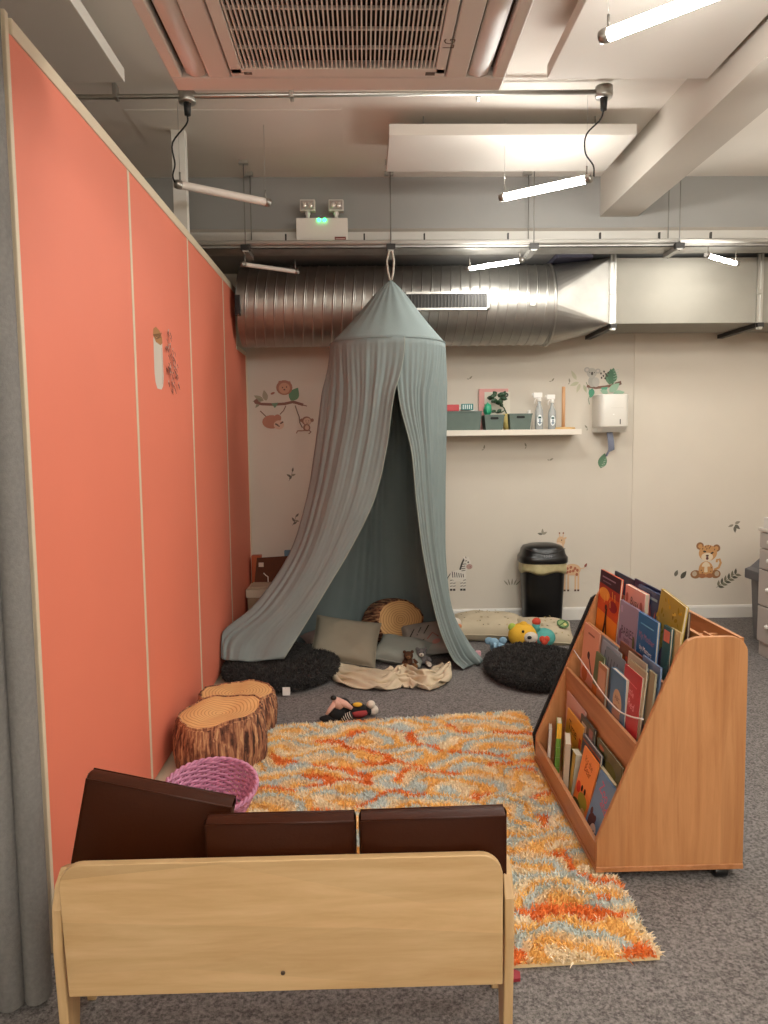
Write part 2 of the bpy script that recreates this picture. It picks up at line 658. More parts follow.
# fascia as a ring of four plates with louvre slots in it
fr.box(ax0, ax1, ay1 - .085, ay1, ZA, ZA + .035)
fr.box(ax0, ax1, ay0, ay0 + .085, ZA, ZA + .035)
fr.box(ax0, ax0 + .035, ay0 + .085, ay1 - .085, ZA, ZA + .035)
fr.box(ax1 - .038, ax1, ay0 + .085, ay1 - .085, ZA, ZA + .035)
fr.box(-.452, -.386, ay0 + .085, ay1 - .085, ZA, ZA + .03)
fr.box(.262, .325, ay0 + .085, ay1 - .085, ZA, ZA + .03)
fr.build('fascia', M_ac, ac, bevel=.006)
sq = MB()
sq.box(gx0 - .034, gx0, gy0 - .02, gy1 + .03, ZA - .004, ZA + .03).box(gx1, gx1 + .03, gy0 - .02, gy1 + .03, ZA - .004, ZA + .03).box(gx0 - .034, gx1 + .03, gy1, gy1 + .05, ZA - .004, ZA + .03).box(gx0 - .034, gx1 + .03, gy0 - .05, gy0, ZA - .004, ZA + .03)
sq.build('intake_frame', M_ac, ac, bevel=.003)
MB().box(gx0, gx1, gy0, gy1, ZA + .02, ZA + .03).build('filter', M_filter, ac)
gl = MB()
nx = 46
for i in range(nx):
    x = gx0 + (i + .5) * (gx1 - gx0) / nx
    gl.box(x - .0022, x + .0022, gy0, gy1, ZA - .002, ZA + .010)
for j in range(1, 7):
    y = gy0 + j * (gy1 - gy0) / 7
    gl.box(gx0, gx1, y - .003, y + .003, ZA + .004, ZA + .012)
gl.build('grille', M_ac, ac, kind='stuff')
MB().box(ax0 + .03, ax1 - .03, ay0 + .03, ay1 - .03, ZA + .06, ZA + .30).build('casing', M_ac, ac)
MB().box(ax0 + .02, ax1 - .02, ay0 + .02, ay1 - .02, ZA + .036, ZA + .059).build('slot_back', M_acd, ac)
for xa, xb, k in ((ax0 + .040, -.457, 1), (.330, ax1 - .043, -1)):
    wd_ = xb - xa
    o_ = [(wd_ * q if k > 0 else wd_ * (1 - q), .026 - .030 * math.sin(PI * (.15 + .62 * q))) for q in np.linspace(.12, 1, 9)]
    o_ = o_ if k > 0 else o_[::-1]
    o_ = o_ + [(o_[-1][0], o_[-1][1] + .006)] + [(a_, b_ + .005) for a_, b_ in o_[::-1]]
    MB().prism(o_, (xa, ay1 - .09, ZA + .004), (1, 0, 0), (0, 0, 1), ay1 - ay0 - .18, smooth_side=True).build('louvre', M_ac, ac)
for x in (ax0 + .1, ax1 - .1):
    for y in (ay0 + .1, ay1 - .1):
        MB().cyl((x, y, ZA + .3), (x, y, ZC), .005, 6).build('hanger', M_steel, ac)
lg = []
mb = MB()
d = Deco(mb, lg, (.251, 2.2, ZA - .0045), (0, -1, 0), (-1, 0, 0), step=.0004)
d.text('LG', 0, -.014, .045, '#6a5c54').text('- - - -', .05, -.012, .02, '#a58c80')
mb.build('maker_mark', lg, ac)
# small latch notch
MB().box(gx0 + .005, gx0 + .028, gy1 + .02, gy1 + .032, ZA - .006, ZA - .003).build('latch', M_acd, ac)
MB().box(gx1 - .028, gx1 - .0, gy1 + .02, gy1 + .036, ZA - .006, ZA - .003).build('latch', M_acd, ac)

# ---- conduit with junction boxes
cd = thing('conduit', 'thin steel electrical conduit crossing the ceiling behind the air conditioner', 'pipe', (-.1, 4.12, 3.28))
MB().cyl((-2.9, 4.16, 3.29), (1.22, 4.07, 3.29), .012, 10).build('pipe', M_steel, cd)
MB().cyl((-.85, 4.165, 3.305), (1.22, 4.105, 3.305), .008, 10).build('pipe', M_steel, cd)
for x, y in ((-.89, 4.13), (1.262, 4.07)):
    MB().lathe([(0, -.03), (.042, -.03), (.045, -.02), (.045, .025), (0, .028)], (x, y, 3.29), 18).build('junction_box', M_steel, cd)
    MB().lathe([(0, -.09), (.016, -.09), (.018, -.06), (.02, -.03), (0, -.03)], (x, y, 3.29), 12).build('cable_gland', M_cable, cd)
for x in (-1.25, -.35, .62):
    MB().box(x - .010, x + .010, 4.09, 4.15, 3.275, 3.345).build('saddle', M_steel, cd, bevel=.003)

# ---- LED tube lights
M_lit = emit('led_tube_lit', LAMP_C, LAMP_E)
M_unlit = mat('led_tube_off', '#d8cfc6', .4)
M_housing = mat('lamp_housing', '#c9c6c0', .4)
M_cap = mat('lamp_cap', '#9a968f', .3, .8)


def tube_light(a, b, lit, label, ztop=ZC, cable=None, group='hanging tube lights', r=.022, wires=True):
    a, b = np.array(a, float), np.array(b, float)
    t = thing('tube_light', label, 'light', tuple((a + b) / 2), group=group)
    u = nrm(b - a)
    sd = nrm(np.cross(u, (0, 0, 1)))
    up = np.cross(sd, u)
    vs = [q + r * (sd * math.cos(k * PI / 12) + up * math.sin(k * PI / 12)) for q in (a + u * .03, b - u * .03) for k in range(24)]
    tb_ = MB()
    for k in range(24):
        k2 = (k + 1) % 24
        tb_.add([vs[k], vs[k2], vs[24 + k2], vs[24 + k]], [(0, 1, 2, 3)], 1 if 3 <= k < 9 else 0, True)
    tb_.build('tube', [M_lit if lit else M_unlit, M_housing], t)
    for p, s in ((a, 1), (b, -1)):
        MB().tube([p, p + u * s * .012, p + u * s * .035], [r * .95, r * 1.12, r * 1.12], 14).build('end_cap', M_cap, t)
    if wires:
        for p, s in ((a, 1), (b, -1)):
            q = p + u * s * .03
            MB().cyl(q + np.array((0, 0, r)), q + np.array((0, 0, r + .045)), .005, 8).build('wire_grip', M_cap, t)
            MB().cyl(q + np.array((0, 0, r + .04)), (q[0], q[1], ztop), .0012, 5).build('suspension_wire', M_steel, t)
    if cable is not None:
        pts = cr([np.array(c) for c in cable], np.linspace(0, 1, 24))
        MB().tube(pts, .0045, 7).build('cable', M_cable, t)
    return t


tube_light((.812, 4.56, 2.914), (1.252, 4.226, 2.914), True, 'lit tube light hanging in the middle, below the white ceiling raft',
           cable=[(1.262, 4.07, 3.20), (1.25, 4.09, 3.16), (1.19, 4.13, 3.10), (1.195, 4.16, 3.02), (1.25, 4.2, 2.97), (1.262, 4.225, 2.92)])
tube_light((.852, 2.80, 2.914), (1.252, 2.423, 2.914), True, 'lit tube light at the top right corner, nearest to the viewer')
tube_light((-1.008, 4.30, 2.914), (-.534, 4.636, 2.914), False, 'unlit grey tube light hanging above the orange partition',
           cable=[(-.89, 4.13, 3.20), (-.90, 4.14, 3.16), (-.985, 4.18, 3.08), (-.985, 4.22, 2.99), (-1.01, 4.27, 2.95), (-1.008, 4.295, 2.92)])
tube_light((.72, 5.37, 2.69), (1.07, 5.11, 2.69), True, 'small lit tube light in front of the round duct, beside the canopy', 2.77, r=.014)
tube_light((-.80, 5.18, 2.69), (-.436, 5.43, 2.69), False, 'small unlit tube light in front of the round duct at the left', 2.77, r=.014)
tube_light((2.23, 5.0, 2.69), (2.57, 5.26, 2.69), True, 'small lit tube light in front of the rectangular duct at the right', 2.77, r=.014)
# unseen tubes added behind the viewer and to the right as fill light
BEHIND = ('added fill tube light by the right wall, level with the book display', 'added fill tube light by the right wall, level with the viewer', 'added fill tube light overhead, just right of the viewer', 'added fill tube light behind the viewer on the right side', 'long added fill tube light farthest behind the viewer')
for i, (x, y, ang, L) in enumerate(((2.35, 3.1, -35, .9), (2.35, 1.0, 35, .9), (1.35, -.2, -35, .9), (1.1, -1.6, -35, .9), (-.1, -2.0, 35, 1.9))):
    dx, dy = math.cos(R(ang)) * L / 2, math.sin(R(ang)) * L / 2
    tube_light((x - dx, y - dy, 2.914), (x + dx, y + dy, 2.914), True, BEHIND[i], group='added fill tube lights out of view')

# ---- cable tray with trapeze hangers, white trunking, emergency light
tr = thing('cable_tray', 'long grey cable tray on threaded rods running above the duct', 'cable tray', (0, 5.35, 2.78))
M_tray = mat('galvanised', '#a7a49e', .42, .85, noise=.12, nscale=14)
MB().cyl((-2.9, 5.2, 2.83), (3.35, 5.2, 2.83), .016, 10).build('front_pipe', mat('pipe_white', '#a5a19a', .5), tr)
MB().box(-2.9, 3.35, 5.221, 5.415, 2.797, 2.803).box(-2.9, 3.35, 5.221, 5.226, 2.797, 2.82).box(-2.9, 3.35, 5.409, 5.415, 2.797, 2.85).build('tray_bed', M_tray, tr)
for x in (-.765, .195, 1.15, 2.13):
    MB().box(x - .02, x + .02, 5.17, 5.415, 2.765, 2.795).build('trapeze_channel', M_tray, tr)
    MB().box(x - .03, x + .03, 5.16, 5.20, 2.775, 2.81).build('channel_end', M_dark, tr)
    for y in (5.18, 5.40):
        MB().cyl((x + .01 * (y > 5.3), y, 2.76), (x + .01 * (y > 5.3), y, ZC), .0035, 6).build('threaded_rod', mat('rod_zinc', '#75726c', .5, .4), tr)
        MB().box(x - .03, x + .03, y - .02, y + .02, ZC - .025, ZC - .001).build('rod_clip', M_steel, tr)
for x in (-.5, .02, .42, .98, 1.6, 2.0, 2.35):
    MB().box(x - .005, x + .005, 5.19, 5.21, 2.84, 2.885).build('pipe_clip', M_dark, tr)
tg = thing('cable_trunking', 'wide white cable trunking along the grey bulkhead above the tray', 'trunking', (0, 5.46, 2.865))
MB().box(-2.9, 3.35, 5.42, 5.499, 2.865, 2.958).build('trunk_body', mat('trunk_white', '#c2beb6', .5), tg, bevel=.004)
sl = MB(); sl.add([(-2.9, 5.44, 2.96), (3.35, 5.44, 2.96), (3.35, 5.499, 3.0), (-2.9, 5.499, 3.0), (-2.9, 5.499, 2.96), (3.35, 5.499, 2.96)], [(0, 1, 2, 3), (0, 3, 4), (1, 5, 2), (3, 2, 5, 4), (0, 4, 5, 1)])
sl.build('sloped_lid', mat('satin_lid', '#b4aca0', .22), tg)
MB().box(-2.9, 3.35, 5.425, 5.432, 2.855, 2.864).build('cable', M_cable, tg)
em = thing('emergency_light', 'white twin spot emergency light with green indicators on the bulkhead', 'emergency light', (-.27, 5.4, 2.85))
MB().box(-.443, -.091, 5.34, 5.42, 2.86, 3.03).build('case', mat('white_case', '#ddd6cd', .45), em, bevel=.005)
lm = []; mb = MB()
d = Deco(mb, lm, (-.443, 5.34, 2.86), (1, 0, 0), (0, 0, 1), step=.0004)
d.rect(.262, .016, .338, .044, '#7d3a35').rect(.268, .027, .332, .033, '#c9a8a0')
mb.build('warning_label', lm, em)
M_gr = emit('green_led', (.02, 1., .25), 14.)
for x in (-.286, -.248):
    MB().ell((x, 5.335, 3.015), (.011, .008, .011), nu=12, nv=8).build('indicator', M_gr, em)
M_refl = mat('lamp_reflector', '#e8e2da', .15, .6)
for x in (-.363, -.169):
    MB().box(x - .052, x + .052, 5.35, 5.40, 3.078, 3.155).build('lamp_head', mat('lamp_bezel', '#cfc8bf', .4), em, bevel=.006)
    MB().box(x - .043, x + .043, 5.344, 5.352, 3.087, 3.146).build('lens_frame', mat('lens_dark', '#9a918a', .3), em, bevel=.002)
    for s in (-1, 1):
        MB().ell((x + s * .02, 5.343, 3.116), (.018, .008, .022), nu=14, nv=8).build('bulb_lens', M_refl, em)
    MB().lathe([(0, 0), (.016, 0), (.012, .02), (.02, .035), (.014, .052), (0, .052)], (x, 5.37, 3.028), 14).build('swivel', M_white, em)

# ---- ventilation duct: spiral, transition, rectangular run
M_galv = mat('duct_galvanised', '#a9a6a0', .40, 1., noise=.10, nscale=9, bump=.05, bscale=8)
du = thing('ventilation_duct', 'big galvanised ventilation duct, spiral wound at left and rectangular at right', 'duct', (.9, 5.86, 2.23))
YC, ZD, RD = 5.86, 2.525, .293
nx_, na = 1000, 64
xs = np.linspace(-.9, 1.40, nx_)
an = np.linspace(0, 2 * PI, na, endpoint=False)
X, A = np.meshgrid(xs, an, indexing='ij')
ph = ((X - .02 * A / PI * 3.5) / .070) % 1.0
rid = np.where(ph < .13, np.sin(ph / .13 * PI) * .006, 0) + np.where((ph > .2) & (ph < .26), .002, 0)
RR = RD + rid
G = np.stack([X, YC - RR * np.cos(A), ZD + RR * np.sin(A)], -1)
MB().grid(G, cv=True).build('spiral_section', M_galv, du)
MB().add([(-.9, YC + RD * math.cos(a), ZD + RD * math.sin(a)) for a in an], [tuple(range(na))]).build('end_disc', M_galv, du)
hy, hz0, hz1 = (5.6, 6.1), 2.345, 2.815
tb = MB()
cpt = [(1.40, YC - RD * math.cos(a), ZD + RD * math.sin(a)) for a in np.linspace(0, 2 * PI, 48, endpoint=False)]     # 0 = front, 12 = top
cor = [(1.81, hy[0], hz1), (1.81, hy[1], hz1), (1.81, hy[1], hz0), (1.81, hy[0], hz0)]
fs_ = [(48 + q, 12 * q + k, (12 * q + k + 1) % 48) for q in range(4) for k in range(12)] + [(48 + q, (12 * q + 12) % 48, 48 + (q + 1) % 4) for q in range(4)]
tb.add(cpt + cor, fs_)
tb.build('transition', M_galv, du)
MB().lathe([(RD + .002, 0), (RD + .012, 0), (RD + .012, .02), (RD + .002, .02)], (1.39, YC, ZD), 48, axes=((0, 1, 0), (0, 0, 1), (1, 0, 0))).build('collar', M_galv, du)
M_rect = mat('duct_sheet', '#8b867b', .65, .25, noise=.05, nscale=5, bump=.12, bscale=4)
MB().box(1.81, 3.39, hy[0], hy[1], hz0, hz1).build('rectangular_section', M_rect, du, bevel=.004)
for x in (1.82, 2.90):
    MB().box(x - .022, x - .006, 5.585, 5.60, 2.30, 2.84).box(x + .006, x + .022, 5.585, 5.60, 2.30, 2.84).box(x - .006, x + .006, 5.594, 5.60, 2.30, 2.84).build('flange_channel', M_steel, du)
    MB().box(x - .022, x + .022, 5.56, 6.2, 2.312, 2.342).build('support_channel', M_dark, du)
    MB().box(x - .014, x + .014, 5.565, 5.59, 2.295, 2.318).build('bolt', M_steel, du)
    MB().box(x - .02, x + .012, 5.575, 5.59, 2.55, 2.585).build('bracket', M_steel, du)
vt = MB()
x0, x1, z0, z1 = .30, .91, 2.442, 2.570
yv = 5.532
vt.box(x0, x1, yv, yv + .03, z1 - .015, z1).box(x0, x1, yv, yv + .03, z0, z0 + .015).box(x0, x0 + .015, yv, yv + .03, z0, z1).box(x1 - .015, x1, yv, yv + .03, z0, z1)
vo = vt.build('vent_frame', M_galv, du)
MB().box(x0 + .015, x1 - .015, yv + .012, yv + .02, z0 + .015, z1 - .015).build('vent_void', M_dark, du)
for i in range(24):
    x = x0 + .03 + i * (x1 - x0 - .06) / 23
    MB().box(x - .002, x + .002, yv + .002, yv + .011, z0 + .015, z1 - .015).build('vane', mat('vane_grey', '#5a5751', .6, .3), du)
MB().box(1.21, 1.25, 5.555, 5.575, 2.47, 2.53).build('test_port', M_steel, du, bevel=.004)
MB().box(-.905, -.87, 5.545, 5.6, 2.42, 2.56).build('damper_box', M_black, du)
MB().box(1.42, 1.68, 5.62, 6.2, 2.825, 2.858).build('dark_gap_box', mat('gap_box_dark', '#3a3844', .6), du)  # dark box added in the gap above the duct, standing for a dark opening

# ================================================================== BACK WALL THINGS
# ---- shelf
tag(MB().box(.45, 1.722, 6.0, YW, 1.547, 1.592).build('wall_shelf', mat('shelf_white', '#ddd4c6', .5), bevel=.003), 'white floating shelf on the back wall right of the canopy', 'shelf')
ZS = 1.592
M_tub = mat('storage_green', '#5c6a62', .6, noise=.05, nscale=20)


def tub(x0, x1, h, label, slot=True, y0=6.03, y1=6.2):
    t = thing('storage_tub', label, 'storage tub', ((x0 + x1) / 2, (y0 + y1) / 2, ZS), group='grey green tubs on the wall shelf')
    b = MB()
    ins = .014
    o = [(x0 + ins, y0 + ins), (x1 - ins, y0 + ins), (x1 - ins, y1 - ins), (x0 + ins, y1 - ins)]
    p = [(x0, y0), (x1, y0), (x1, y1), (x0, y1)]
    th = .004
    pi = [(x0 + th, y0 + th), (x1 - th, y0 + th), (x1 - th, y1 - th), (x0 + th, y1 - th)]
    oi = [(x0 + ins + th, y0 + ins + th), (x1 - ins - th, y0 + ins + th), (x1 - ins - th, y1 - ins - th), (x0 + ins + th, y1 - ins - th)]
    vs = [(a, c, ZS + .001) for a, c in o] + [(a, c, ZS + h) for a, c in p] + [(a, c, ZS + h) for a, c in pi] + [(a, c, ZS + .006) for a, c in oi]
    fs = [(3, 2, 1, 0), (12, 13, 14, 15)]
    for k in range(3):
        for i in range(4):
            j = (i + 1) % 4
            fs.append((k * 4 + i, k * 4 + j, k * 4 + 4 + j, k * 4 + 4 + i))
    b.add(vs, fs)
    b.build('tub_body', M_tub, t)
    MB().box(x0 - .003, x1 + .003, y0 - .003, y0 + .004, ZS + h - .008, ZS + h + .002).build('rim', M_tub, t)
    if slot:
        mm = []; mb = MB()
        xm = (x0 + x1) / 2
        yy = y0 + ins * (1 - (h - .025) / h)
        d = Deco(mb, mm, (xm, yy - .0015, ZS + h - .026), (1, 0, 0), (0, 0, 1))
        n = 10
        pts = [(.024 + .009 * math.cos(t_), .009 * math.sin(t_)) for t_ in np.linspace(-PI / 2, PI / 2, n)] + [(-.024 + .009 * math.cos(t_), .009 * math.sin(t_)) for t_ in np.linspace(PI / 2, 3 * PI / 2, n)]
        d.poly(pts, '#20211f')
        mb.build('hand_hole', mm, t)
    return t


tub(.60, .935, .148, 'wide grey green tub on the shelf, nearest to the canopy', False)
tub(.955, 1.115, .118, 'small grey green tub mid shelf with a green bag in it')
tub(1.152, 1.335, .125, 'small grey green tub beside the spray bottles on the shelf')
# packs in the wide tub
M_clear = mat('clear_bag', '#d9d6d2', .25, noise=.1, nscale=20)
pk = thing('wrapped_packs', 'clear bag of red and teal packs lying on the wide shelf tub', 'pack', (.77, 6.1, 1.72))
g = []
for i in range(14):
    row = []
    for j in range(22):
        u, v = i / 13, j / 21
        row.append((.61 + .30 * v, 6.05 + .13 * u, 1.735 + .035 * math.sin(PI * u) * math.sin(PI * v) ** .5 + .006 * math.sin(9 * u + 17 * v) + .004 * math.sin(23 * v - 7 * u)))
    g.append(row)
mb = MB().grid(g); mb.box(.62, .90, 6.06, 6.17, 1.727, 1.738)
mb.build('bag', M_clear, pk)
MB().box(.655, .755, 6.035, 6.05, 1.743, 1.795).build('red_pack', mat('pack_red', '#b0393c', .5), pk, bevel=.004)
MB().box(.772, .868, 6.035, 6.05, 1.75, 1.80).build('teal_pack', mat('pack_teal', '#2f6f6c', .5), pk, bevel=.004)
mm = []; mb = MB(); d = Deco(mb, mm, (.772, 6.0345, 1.75), (1, 0, 0), (0, 0, 1))
for a in range(5):
    d.rect(.012 + a * .016, .008, .018 + a * .016, .042, '#dfe5e2')
mb.build('pack_print', mm, pk)
# green sprig bag in tub
gs = thing('green_bundle', 'crumpled bright green bag poking out of the middle shelf tub', 'bag', (.99, 6.09, 1.62))
MB().ell((.99, 6.09, 1.755), (.03, .03, .05), fn=lambda d_: 1 + .25 * math.sin(7 * d_[0] + 5 * d_[2]) * math.cos(6 * d_[1] + 3)).build('bag', mat('bright_green', '#2c9a72', .45), gs)
# framed print leaning on the wall
fr_ = thing('framed_print', 'pink framed monstera leaf print leaning on the wall behind the tubs', 'picture', (1.06, 6.22, ZS))
MB().box(.94, 1.18, 6.222, 6.24, ZS, 1.928).build('pink_frame', mat('frame_pink', '#d79a93', .6), fr_, bevel=.002)
mm = []; mb = MB(); d = Deco(mb, mm, (.985, 6.2215, ZS), (1, 0, 0), (0, 0, 1), step=.0006)
d.rect(0, 0, .21, .31, '#d8d2c2').ell(.178, .285, .018, .018, '#3c3f38')
d.text('A', .178, .277, .022, '#c9c6ba')
mb.build('white_card', mm, fr_)
# leafy plant
pl = thing('potted_plant', 'dark green leafy plant in a small yellow pot behind the tubs', 'plant', (1.10, 6.15, ZS))
MB().lathe([(0, 0), (.034, 0), (.042, .13), (.036, .13), (.032, .1), (0, .1)], (1.165, 6.16, ZS), 20).build('pot', mat('pot_yellow', '#c8b36c', .6), pl)
M_leaf = mat('leaf_dark', '#26452a', .5, noise=.3, nscale=20)
MB().tube([(1.165, 6.16, 1.70), (1.13, 6.14, 1.77), (1.06, 6.13, 1.83)], .005, 7).tube([(1.14, 6.145, 1.75), (1.11, 6.12, 1.735), (1.05, 6.11, 1.735)], .005, 7).build('stem', M_leaf, pl)
rl = random.Random(4)
lv = [(1.08 + .055 * math.cos(q) * rl.uniform(.1, 1), 1.848 + .028 * math.sin(q) * rl.uniform(.1, 1), .042, .036, math.degrees(q) + rl.uniform(-50, 50)) for q in np.linspace(0, 2 * PI, 18)] + [(1.06, 1.745, .05, .022, 190), (1.10, 1.755, .05, .03, 215), (1.11, 1.775, .04, .03, 100)]
for k, (x, z, L, wd, ang) in enumerate(lv):
    pts = []
    n = 9
    for i in range(n + 1):
        s_ = i / n
        hw = wd / 2 * math.sin(PI * s_ ** .75)
        pts.append([(L * s_, -hw, .008 * math.sin(PI * s_)), (L * s_, 0, .0 - .01 * s_ * s_), (L * s_, hw, .008 * math.sin(PI * s_))])
    G_ = np.array(pts)
    c_, s_ = math.cos(R(ang)), math.sin(R(ang))
    W_ = np.stack([x + G_[..., 0] * c_ - G_[..., 1] * s_, 6.125 - .012 * (k % 4) + G_[..., 2], z + G_[..., 0] * s_ + G_[..., 1] * c_], -1)
    MB().grid(W_).build('leaf', M_leaf, pl, solid=.0015)

# spray bottles
M_bot = mat('clear_bottle', '#cfd3d2', .12, trans=.55)
M_trig = mat('trigger_white', '#e6e1da', .4)


def bottle(x, y, s, label, liquid):
    t = thing('spray_bottle', label, 'spray bottle', (x, y, ZS), group='spray bottles on the wall shelf')
    prof = [(0, 0), (.030, 0), (.033, .006), (.033, .12), (.030, .15), (.016, .185), (.0135, .2), (.0135, .225), (0, .225)]
    MB().lathe([(r * s, z * s) for r, z in prof], (x, y, ZS), 22, sy=.75).build('bottle_body', M_bot, t)
    MB().lathe([(0, .004 * s), (.029 * s, .004 * s), (.030 * s, .11 * s), (0, .11 * s)], (x, y, ZS), 18, sy=.7).build('liquid', mat('liquid_' + liquid, '#' + liquid, .2), t)
    h = MB()
    h.lathe([(0, .218 * s), (.017 * s, .218 * s), (.016 * s, .245 * s), (0, .245 * s)], (x, y, ZS), 14)
    h.box(x - .048 * s, x + .022 * s, y - .011, y + .011, ZS + .245 * s, ZS + .285 * s)
    h.box(x - .058 * s, x - .048 * s, y - .006, y + .006, ZS + .262 * s, ZS + .28 * s)
    h.build('trigger_head', M_trig, t, bevel=.004)
    MB().tube([(x - .018 * s, y, ZS + .248 * s), (x - .034 * s, y, ZS + .225 * s), (x - .036 * s, y, ZS + .2 * s)], .004, 7).build('trigger', M_trig, t)
    mm = []; mb = MB(); d = Deco(mb, mm, (x, y - .0256 * s, ZS), (1, 0, 0), (0, 0, 1))
    d.ell(0, .072 * s, .021 * s, .042 * s, '#dfe3e2').rect(-.012 * s, .085 * s, .012 * s, .1 * s, '#2c4b4a').rect(-.015 * s, .05 * s, .015 * s, .056 * s, '#56646a').rect(-.004 * s, .04 * s, .006 * s, .08 * s, '#5d6f83')
    mb.build('bottle_label', mm, t)


bottle(1.405, 6.10, 1.03, 'tall clear spray bottle on the shelf, next to the green tub', 'd2d0c4')
bottle(1.51, 6.10, .97, 'clear spray bottle on the shelf, next to the wooden towel holder', 'd5dadb')
tag(MB().lathe([(0, 0), (.024, 0), (.024, .12), (.012, .14), (.012, .16), (0, .16)], (1.345, 6.2, ZS), 16).build('white_bottle', M_trig), 'small plain white bottle behind the tubs near the wall', 'bottle')
th_ = thing('towel_holder', 'wooden kitchen roll holder with an empty pole on the shelf', 'towel holder', (1.606, 6.11, ZS))
M_bee = mat('pale_wood', '#c99a6f', .5)
MB().lathe([(0, 0), (.088, 0), (.09, .006), (.086, .016), (0, .016)], (1.612, 6.12, ZS), 30).build('base', mat('base_wood', '#cfa96f', .5), th_)
MB().cyl((1.606, 6.12, ZS + .014), (1.606, 6.12, 1.932), .014, 14).build('pole', M_bee, th_)

# ---- towel dispenser
dp = thing('towel_dispenser', 'white wall mounted hand towel dispenser right of the shelf', 'dispenser', (1.98, 6.15, 1.57))
M_disp = mat('dispenser_white', '#d9d4ca', .35)
out = []
for (cx_, cy_, a0) in ((.235, .03, 0), (.235, .235, 90), (.03, .235, 180), (.03, .03, 270)):
    pass
def rrect(w_, h_, r, n=6):
    o = []
    for cx_, cy_, a0 in ((w_ - r, r, -90), (w_ - r, h_ - r, 0), (r, h_ - r, 90), (r, r, 180)):
        for i in range(n + 1):
            a = R(a0 + 90 * i / n)
            o.append((cx_ + r * math.cos(a), cy_ + r * math.sin(a)))
    return o
# body as a rounded plan extruded upwards, front slightly domed at its top edge
pl_ = [(1.878, YW), (1.878, 6.10), (1.885, 6.075), (1.90, 6.055), (1.925, 6.048), (2.075, 6.048), (2.10, 6.055), (2.115, 6.075), (2.122, 6.10), (2.122, YW)]
MB().prism(pl_, (0, 0, 1.605), (1, 0, 0), (0, 1, 0), .262, smooth_side=True).build('cover', M_disp, dp, bevel=.01)
lo = MB()
N = len(pl_)
lo.add([(x, y, 1.604) for x, y in pl_] + [(2.0 + (x - 2.0) * .97, YW if y > 6.2 else 6.25 - (6.25 - y) * .75, 1.565) for x, y in pl_], [tuple(range(N)), tuple(range(N, 2 * N))[::-1]] + [(i, N + i, N + (i + 1) % N, (i + 1) % N) for i in range(N)])
lo.build('outlet_tray', M_disp, dp)
mm = []; mb = MB(); d = Deco(mb, mm, (1.87, 6.0475, 1.605), (1, 0, 0), (0, 0, 1))
d.rect(.17, .022, .178, .062, '#3a3733').rect(.10, .15, .20, .153, '#cbc5ba').ell(.12, .10, .007, .005, '#f2efe8')
mb.build('sight_slot', mm, dp)
MB().grid([[(1.96 + .05 * u + .018 * (1 - v) - .045 * max(0, .25 - v) * 4 * .6, 6.13 - .02 * math.sin(3 * v), 1.37 + .20 * v) for u in np.linspace(0, 1 if v > .2 else .35, 5)] for v in np.linspace(0, 1, 12)]).build('paper_tail', mat('paper_blue', '#6f7484', .8), dp, solid=.003)

# ---- wall stickers (flat vinyl prints on the wall)
def sticker(name, o, label, draw, ux=(1, 0, 0), uy=(0, 0, 1), s=1., fade=.15):
    mm = []; mb = MB()
    off = np.array(np.cross(ux, uy)) * .0006
    d = Deco(mb, mm, np.array(o) + off, np.array(ux) * s, np.array(uy) * s, step=.0002 / s)
    d.fade = fade
    draw(d)
    ob = mb.build(name, mm)
    return tag(ob, label, 'wall sticker', 'animal and leaf stickers on the walls')


GREEN, MINT, BROWN = '#4f7a5c', '#8fb59a', '#6e4c3e'


def koala(d):
    # units metres, origin at branch left
    d.leaf(-.10, .07, .09, .03, 120, '#b9b79a').leaf(-.08, .05, .08, .03, 200, '#b5b597').leaf(-.07, .04, .08, .028, 250, '#b9b79a').leaf(-.04, .03, .07, .025, 290, '#a7ab8c')
    d.stroke([(-.02, .05), (.0, .01), (.015, -.05), (.0, -.09), (.01, -.13)], .007, '#7c8a74')
    d.leaf(.17, .03, .14, .10, 75, GREEN).leaf(.2, .03, .13, .06, 100, '#3f6b50')
    for k in range(5):
        d.stroke([(.205, .05 + .022 * k), (.245, .065 + .022 * k)], .003, '#a9c3ae')
    d.stroke([(-.015, .02), (.06, .005), (.14, .012), (.26, .035)], .022, BROWN)
    d.stroke([(.22, .03), (.27, .045)], .03, '#5d4035')
    d.ell(.03, .055, .035, .045, '#a8a49c').ell(.06, .05, .03, .04, '#b4b0a8')
    d.ell(.025, .125, .042, .04, '#b0aca4').ell(-.015, .15, .024, .022, '#a8a49c').ell(.075, .14, .022, .02, '#a8a49c').ell(-.015, .15, .013, .012, '#c9beb6').ell(.075, .14, .012, .011, '#c9beb6')
    d.ell(.027, .12, .009, .014, '#33302e').ell(.008, .13, .004, .004, '#22201f').ell(.045, .128, .004, .004, '#22201f')
    for a, b in ((.10, .12), (.12, .10), (.14, .115), (.125, .135), (.15, .1), (.105, .085), (.16, .125), (.135, .08)):
        d.ell(a, b, .009, .007, '#3b3532', rot=a * 900)
    d.leaf(.03, .0, .08, .05, -100, '#3e8a6c').poly([(.10, .005), (.16, .01), (.13, -.05)], '#4d9a7b')
    d.leaf(.17, -.03, .11, .06, 40, MINT).leaf(.2, -.05, .1, .05, 10, MINT).leaf(.16, -.04, .07, .04, 160, MINT)


sticker('wall_sticker', (1.845, YW, 1.925), 'koala and leafy branch sticker above the towel dispenser', koala)
sticker('wall_sticker', (1.955, YW, 1.29), 'small green fern sticker below the towel dispenser', lambda d: [d.leaf(0, -.02, .13, .075, 75, GREEN)] + [d.stroke([(0.0 + .01 * k, -.01 + .02 * k), (.03 + .006 * k, .0 + .02 * k)], .003, '#b9c7b4') for k in range(5)])


